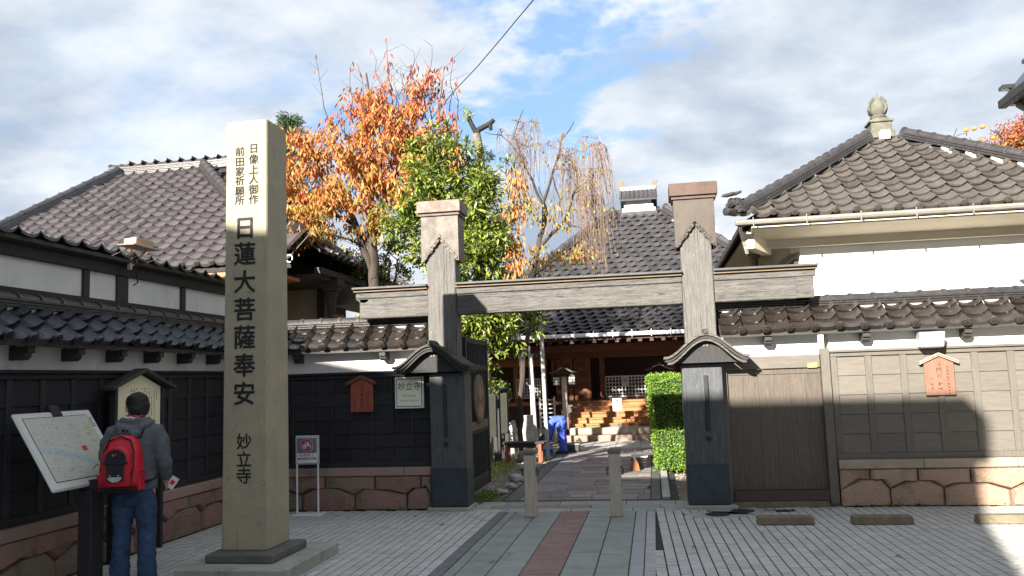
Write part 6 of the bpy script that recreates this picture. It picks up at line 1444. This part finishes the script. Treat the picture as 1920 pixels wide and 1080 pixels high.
man_b.tube([(.15, 0, 1.36), (.20, -.01, 1.34), (.245, -.02, 1.10), (.235, .10, .93), (.228, .125, .895)], [.06, .055, .04, .032, .027], 10)
man_b.tube([(-.15, 0, 1.36), (-.20, -.01, 1.34), (-.25, 0, 1.10), (-.16, .20, 1.04), (-.14, .23, 1.035)], [.06, .055, .04, .032, .027], 10)
hand(man_b, (.225, .135, .885), (-.05, .75, -.55), (-.9, 0, -.1), (0, .5, .8), .7); hand(man_b, (-.13, .245, 1.03), (.4, .85, -.05), (.6, -.3, -.2), (0, .1, 1), .6)
mo = build(man_b, 'person', m_skin, None, smooth=180, Mx=Mp); r = mo.modifiers.new('remesh', 'REMESH'); r.mode = 'VOXEL'; r.voxel_size = .006; r.use_smooth_shade = True; q = mo.modifiers.new('smooth', 'SMOOTH'); q.iterations = 3
tag(mo, 'man in grey hooded top and blue jeans standing with his back turned, reading the map', 'person')
cloth(hair_b, 'hair', m_hair, mo, .007, 3, Mp, .03)
hd_b = MB()
hd_b.loft([ell((0, -.005, .835), .192, .135, 18, e=.85), ell((0, -.005, .90), .20, .14, 18, e=.85), ell((0, 0, 1.0), .188, .132, 18, e=.85), ell((0, .0, 1.12), .192, .135, 18, e=.85), ell((0, 0, 1.25), .205, .138, 18, e=.85), ell((0, -.01, 1.34), .205, .125, 18, e=.9), ell((0, -.012, 1.395), .155, .105, 18), ell((0, 0, 1.44), .085, .085, 18)])
hd_b.tube([(.12, -.01, 1.355), (.185, -.015, 1.345), (.228, -.02, 1.26), (.25, -.03, 1.12), (.262, -.01, 1.06), (.25, .05, 1.0), (.235, .105, .925), (.232, .112, .915)], [.075, .082, .078, .068, .066, .060, .05, .046], 12)
hd_b.tube([(-.12, -.01, 1.355), (-.185, -.015, 1.345), (-.23, -.01, 1.26), (-.255, 0, 1.12), (-.25, .05, 1.07), (-.19, .16, 1.045), (-.17, .19, 1.04)], [.075, .082, .078, .066, .062, .05, .046], 12)
for z in (1.04, .975): hd_b.tube([(.205, .01+.4*(1.04-z), z+.01), (.26, .05, z), (.29, .06+.4*(1.04-z), z-.005)], [.03, .05, .03], 8)
hoodie = cloth(hd_b, 'hooded_top', m_hood, mo, .010, 5, Mp, .022)
b = MB()                                    # the hood hanging in folds behind the neck
b.tube([(-.135, .06, 1.44), (-.15, -.02, 1.425), (-.11, -.10, 1.40), (-.02, -.145, 1.375), (.08, -.125, 1.395), (.14, -.04, 1.425), (.135, .06, 1.44)], [.022, .032, .038, .04, .038, .03, .022], 10)
b.tube([(-.10, .05, 1.475), (-.115, -.03, 1.465), (-.07, -.085, 1.455), (.0, -.10, 1.45), (.07, -.085, 1.458), (.11, -.02, 1.468), (.10, .06, 1.475)], [.014, .02, .025, .026, .025, .02, .014], 9)
b.tube([(-.12, -.06, 1.37), (-.06, -.15, 1.335), (.02, -.16, 1.33), (.09, -.13, 1.35)], [.03, .05, .05, .03], 9)
b.loft([ell((0, -.07, 1.31), .10, .05), ell((0, -.085, 1.36), .13, .06), ell((0, -.06, 1.41), .13, .07), ell((0, -.03, 1.45), .10, .06)])
cloth(b, 'hood', m_hood, hoodie, .009, 7, Mp, .025)
build(MB().tube([(-.06, .055, 1.50), (-.072, 0, 1.497), (-.05, -.052, 1.492), (0, -.07, 1.49), (.05, -.052, 1.492), (.072, 0, 1.497)], .014, 8), 'collar', mat('crimson_collar', (.42, .03, .07), None, .8, 9), mo, smooth=60, Mx=Mp)
build(MB().tube([(-.085, .04, 1.488), (-.09, -.02, 1.485), (-.055, -.077, 1.482), (0, -.093, 1.48), (.055, -.077, 1.482)], .012, 8), 'hood_lining', m_bwhite, mo, smooth=60, Mx=Mp)
jb = MB()
jb.loft([ell((0, -.005, .885), .168, .118, 18), ell((0, -.012, .82), .178, .132, 18), ell((0, -.012, .76), .18, .135, 18), ell((0, -.005, .70), .165, .12, 18)])
for s in (-1, 1):
    jb.loft([ell((s*.085, -.008, .80), .098, .128), ell((s*.096, -.002, .66), .098, .112), ell((s*.106, .012, .50), .080, .088), ell((s*.112, .0, .34), .078, .088), ell((s*.118, -.01, .18), .08, .088), ell((s*.12, .0, .085), .084, .094), ell((s*.12, .01, .04), .084, .098)])
    for z, a in ((.52, .3), (.46, -.3), (.16, .2), (.11, -.25)): jb.tube([(s*.108-.07, .06, z+a*.03), (s*.108, -.075, z), (s*.108+.07, .05, z-a*.04)], [.008, .014, .008], 6)
cloth(jb, 'jeans', m_jean, mo, .010, 4, Mp, .032)
for s in (-1, 1): build(MB().loft([ell((s*.12, .03, 0), .05, .13, 12), ell((s*.12, .03, .03), .052, .135, 12), ell((s*.12, .02, .065), .045, .11, 12), ell((s*.12, -.02, .09), .04, .06, 12)]), 'shoe', m_shoe, mo, smooth=60, Mx=Mp)
# leaflet in his right hand
lf = build(MB().hexa([(-.036, 0, 0), (.036, 0, 0), (.036, .004, 0), (-.036, .004, 0), (-.036, 0, .115), (.036, 0, .115), (.036, .004, .115), (-.036, .004, .115)]), 'leaflet', m_bwhite, None, Mx=Mp @ T(.235, .2, .81) @ RZ(.2) @ Matrix.Rotation(.6, 4, 'Y')); tag(lf, 'folded white leaflet with red print in the right hand of the man', 'leaflet')
build(MB().box(-.02, -.0018, .04, .02, -.0008, .08), 'print', m_redp, lf, Mx=Mp @ T(.235, .2, .81) @ RZ(.2) @ Matrix.Rotation(.6, 4, 'Y'))
# backpack
bp = thing('backpack', 'red and black backpack worn by the man at the map', 'backpack', tuple((Mp @ Vector((0, -.25, .85)))[:]))
Mb = Mp @ T(-.035, -.145, 0)
def rr_ring(z, w, d, y, n=20, e=.45): return [(w*math.copysign(abs(math.cos(2*PI*i/n))**e, math.cos(2*PI*i/n)), y+d*math.copysign(abs(math.sin(2*PI*i/n))**e, math.sin(2*PI*i/n)), z) for i in range(n)]
body = build(MB().loft([rr_ring(.86, .15, .07, -.07), rr_ring(.875, .168, .09, -.085), rr_ring(.95, .172, .10, -.092), rr_ring(1.08, .168, .10, -.09), rr_ring(1.2, .155, .088, -.082), rr_ring(1.28, .125, .07, -.07), rr_ring(1.325, .08, .045, -.055), rr_ring(1.335, .03, .02, -.05)]), 'main_compartment', m_packr, bp, smooth=60, Mx=Mb)
build(MB().loft([rr_ring(.835, .14, .06, -.07), rr_ring(.84, .16, .08, -.08), rr_ring(.868, .171, .095, -.088), rr_ring(.874, .169, .09, -.085)]), 'base_panel', m_packk, bp, smooth=60, Mx=Mb)
arch = [(.115*math.cos(PI*i/10), 1.15+.10*math.sin(PI*i/10)) for i in range(11)]
fp = build(MB().prism([(-.115, .90), (.115, .90)] + arch, -.235, -.17, 'y'), 'front_pocket', m_packr, bp, bev=.015, smooth=60, Mx=Mb)
a2 = [(.088*math.cos(PI*i/10), 1.14+.085*math.sin(PI*i/10)) for i in range(11)]
bk_ = build(MB().prism([(-.105, 1.10), (-.075, 1.09), (-.072, .945), (.072, .945), (.075, 1.09), (.105, 1.10), (.105, 1.115), (.088, 1.12)] + a2 + [(-.088, 1.12), (-.105, 1.115)], -.249, -.225, 'y'), 'pocket_flap', m_packk, fp, bev=.005, Mx=Mb)
build(MB().tube([(-.085, -.252, 1.105), (0, -.256, 1.10), (.085, -.252, 1.105)], .006, 5), 'zip', m_packk, fp, Mx=Mb)
sv = [(.058*math.cos(2*PI*i/18), .972+.022*math.sin(2*PI*i/18)+.006*math.cos(4*PI*i/18)) for i in range(18)]
build(MB().prism(sv, -.256, -.25, 'y'), 'reflective_patch', mat('silver_patch', (.55, .57, .58), (.38, .40, .41), .35, 40, metal=.2), fp, Mx=Mb)
for s in (-1, 1): build(MB().cbox((s*.035-.004, -.254, 1.0), (.014, .006, .006)), 'tab', m_bwhite, fp, Mx=Mb)
b = MB().box(-.02, -.2505, 1.168, .012, -.2495, 1.174); b.box(-.016, -.2505, 1.178, .016, -.2495, 1.184); build(b, 'logo_mark', m_redp, fp, Mx=Mb); build(MB().box(-.024, -.2505, 1.164, -.019, -.2495, 1.182), 'logo_mark', m_bwhite, fp, Mx=Mb)
b = MB().tube([(.105, -.19, .90), (.13, -.18, 1.05), (.125, -.165, 1.2), (.09, -.14, 1.295), (.0, -.12, 1.325), (-.09, -.14, 1.295), (-.125, -.165, 1.2), (-.13, -.18, 1.05), (-.105, -.19, .90)], .008, 6); build(b, 'piping', m_packk, bp, smooth=60, Mx=Mb)
b = MB().tube([(-.16, -.185, .895), (-.06, -.20, .888), (.06, -.20, .888), (.16, -.185, .895)], .009, 6); build(b, 'piping', m_packk, bp, smooth=60, Mx=Mb)
for s in (-1, 1):
    build(MB().loft([[(s*(.165+a*.012), y, z) for a, y in ((0, -.15), (1, -.14), (1, -.03), (0, -.02))] for z in (.86, .96)] + [[(s*(.17+a*.03), y, 1.0) for a, y in ((0, -.155), (1, -.145), (1, -.025), (0, -.015))]]), 'side_pocket', m_packr, bp, Mx=Mb)
    build(MB().loft([[(s*.165, -.13, 1.02), (s*.178, -.13, 1.02), (s*.178, -.05, 1.02), (s*.165, -.05, 1.02)], [(s*.160, -.12, 1.17), (s*.166, -.12, 1.17), (s*.166, -.06, 1.17), (s*.160, -.06, 1.17)]]), 'side_panel', m_packr if s > 0 else m_packk, bp, Mx=Mb)
    st_ = [(s*.06+.035, .02, 1.30), (s*.085+.035, .03, 1.40), (s*.10+.035, .10, 1.432), (s*.115+.035, .20, 1.40), (s*.14+.035, .272, 1.25), (s*.155+.035, .262, 1.08), (s*.185+.035, .15, .95), (s*.17, .0, .91)]
    rings = []
    for k, p in enumerate(st_):
        a, c = Vector(st_[max(0, k-1)]), Vector(st_[min(len(st_)-1, k+1)]); d = (c-a).normalized(); nn = d.cross(Vector((1, 0, 0))).normalized(); wv = Vector((1, 0, 0))
        rings.append([Vector(p)+wv*.032-nn*.007, Vector(p)+wv*.032+nn*.007, Vector(p)-wv*.032+nn*.007, Vector(p)-wv*.032-nn*.007])
    build(MB().loft(rings), 'shoulder_strap', m_packk, bp, smooth=50, Mx=Mb)
build(MB().tube([(-.03, .0, 1.335), (-.02, -.03, 1.375), (.02, -.03, 1.375), (.03, .0, 1.335)], .009, 6), 'carry_loop', m_packk, bp, smooth=60, Mx=Mb)
build(MB().tube([(-.165, -.16, 1.1), (-.19, -.18, 1.085), (-.2, -.185, 1.06)], .004, 5), 'strap_end', m_packk, bp, Mx=Mb)
# the stooping worker in blue (local: faces -x)
Mwk = T(-2.15, 19.0, 0)
wb = MB(); wh = MB()
Mh2 = T(-.30, .0, .42) @ RZ(math.radians(90)) @ Matrix.Rotation(math.radians(-140), 4, 'X') @ T(0, 0, -.0)
head(wb, wh, Mh2)
wb.loft([ell((0, 0, .70), .09, .14), ell((-.05, 0, .74), .09, .14, 16, Matrix.Rotation(-.7, 3, 'Y')), ell((-.18, 0, .66), .09, .15, 16, Matrix.Rotation(-1.9, 3, 'Y')), ell((-.25, 0, .52), .08, .14, 16, Matrix.Rotation(-2.5, 3, 'Y')), ell((-.28, 0, .43), .05, .05, 16, Matrix.Rotation(-2.6, 3, 'Y'))])
for s in (-1, 1):
    wb.tube([(0, s*.08, .70), (.03, s*.09, .42), (.06, s*.09, .08)], [.08, .055, .04], 9)
    wb.tube([(-.24, s*.16, .54), (-.28, s*.2, .38), (-.26 if s < 0 else -.36, s*.15, .22), (-.26 if s < 0 else -.36, s*.14, .18)], [.05, .04, .03, .026], 9)
    hand(wb, (-.26 if s < 0 else -.36, s*.14, .18), (.0, -s*.2, -1), (0, -s, 0), (-1, 0, 0), .6)
wo_ = build(wb, 'person', m_skin, None, smooth=180, Mx=Mwk); r = wo_.modifiers.new('remesh', 'REMESH'); r.mode = 'VOXEL'; r.voxel_size = .008; r.use_smooth_shade = True
tag(wo_, 'worker in blue overalls stooping over the edge of the yard path', 'person')
cb_ = MB(); cb_.loft([ell((.02, 0, .56), .10, .17), ell((.03, 0, .68), .13, .175), ell((-.02, 0, .755), .13, .17, 16, Matrix.Rotation(-.7, 3, 'Y')), ell((-.15, 0, .72), .12, .18, 16, Matrix.Rotation(-1.7, 3, 'Y')), ell((-.23, 0, .58), .11, .185, 16, Matrix.Rotation(-2.4, 3, 'Y')), ell((-.27, 0, .47), .07, .10, 16, Matrix.Rotation(-2.6, 3, 'Y'))])
for s in (-1, 1):
    cb_.tube([(.02, s*.085, .66), (.03, s*.095, .46), (.045, s*.1, .26), (.06, s*.1, .06)], [.115, .095, .09, .085], 12); cb_.tube([(-.22, s*.13, .56), (-.26, s*.19, .44), (-.28, s*.2, .36), (-.28, s*.18, .28)], [.08, .072, .066, .06], 10)
cloth(cb_, 'overalls', m_cover, wo_, .012, 4, Mwk, .06); cloth(wh, 'hair', m_hair, wo_, .01, 3, Mwk)
for s in (-1, 1): build(MB().loft([ell((.02, s*.1, 0), .14, .05, 12), ell((.02, s*.1, .04), .145, .052, 12), ell((.04, s*.1, .09), .08, .045, 12)]), 'boot', m_shoe, wo_, smooth=60, Mx=Mwk)
m_dp = mat('blue_plastic', (.08, .28, .72), (.07, .24, .64), .4, 8, bump=0)
dp = thing('dustpan', 'blue long handled dustpan in the hands of the stooping worker', 'dustpan', (-2.42, 18.7, 0))
build(MB().add([(-2.53, 18.62, .0), (-2.30, 18.62, 0), (-2.30, 18.85, .01), (-2.53, 18.85, .01), (-2.52, 18.72, .12), (-2.31, 18.72, .12), (-2.33, 18.87, .20), (-2.50, 18.87, .20)], [(0, 1, 2, 3), (3, 2, 6, 7), (0, 3, 7, 4), (1, 5, 6, 2), (4, 7, 6, 5)]), 'pan', m_dp, dp); build(MB().tube([(-2.42, 18.86, .19), (-2.47, 18.88, .45)], .012, 6), 'handle', m_lime2, dp)

# ---------------------------------------------------------------- house across the street, behind the viewer (its shade covers the forecourt)
m_oppwall = mat('pale_render', (.62, .58, .52), (.56, .52, .47), .85, 2, bump=.1)
opp = thing('town_house', 'pale rendered town house across the street, opposite the gate', 'building', (-9, -8, 0))
wall_ = build(MB().box(-16.5, -4.7, 0, -2.6, -4.3, 7.9), 'wall', m_oppwall, opp)
build(MB().prism([(-6, 0), (-1.2, 0), (-1.45, 4.0), (-1.95, 5.5), (-2.32, 6.6), (-2.42, 7.3), (-2.45, 7.85), (-6, 7.85)], -4.249, -4.19), 'shade_front', m_oppwall, opp)  # unseen, added with a slanted edge to shape the shade on the paving
roof_ = MB().prism([(-17.0, 7.9), (-2.48, 7.9), (-2.48, 8.50), (-6.2, 8.53), (-8.56, 8.70), (-9.8, 9.05), (-11.2, 9.34), (-14, 9.5), (-17.0, 8.5)], -4.75, -4.15)  # unseen outline, shaped to lay the shade edge along the walls
build(MB().box(-16.4, -11, 0, -6.5, -4.705, 7.8), 'rear_wing', m_oppwall, opp)
build(roof_, 'roof', m_tileK, opp)
for i in range(5):
    for j in range(2):
        x = -15.6+i*2.6; f = build(MB().box(x, -4.298, 1.0+j*3.2, x+1.4, -4.25, 2.5+j*3.2), 'window', m_alu, opp)
        build(MB().box(x+.06, -4.249, 1.06+j*3.2, x+1.34, -4.24, 2.44+j*3.2), 'pane', m_ink, f)
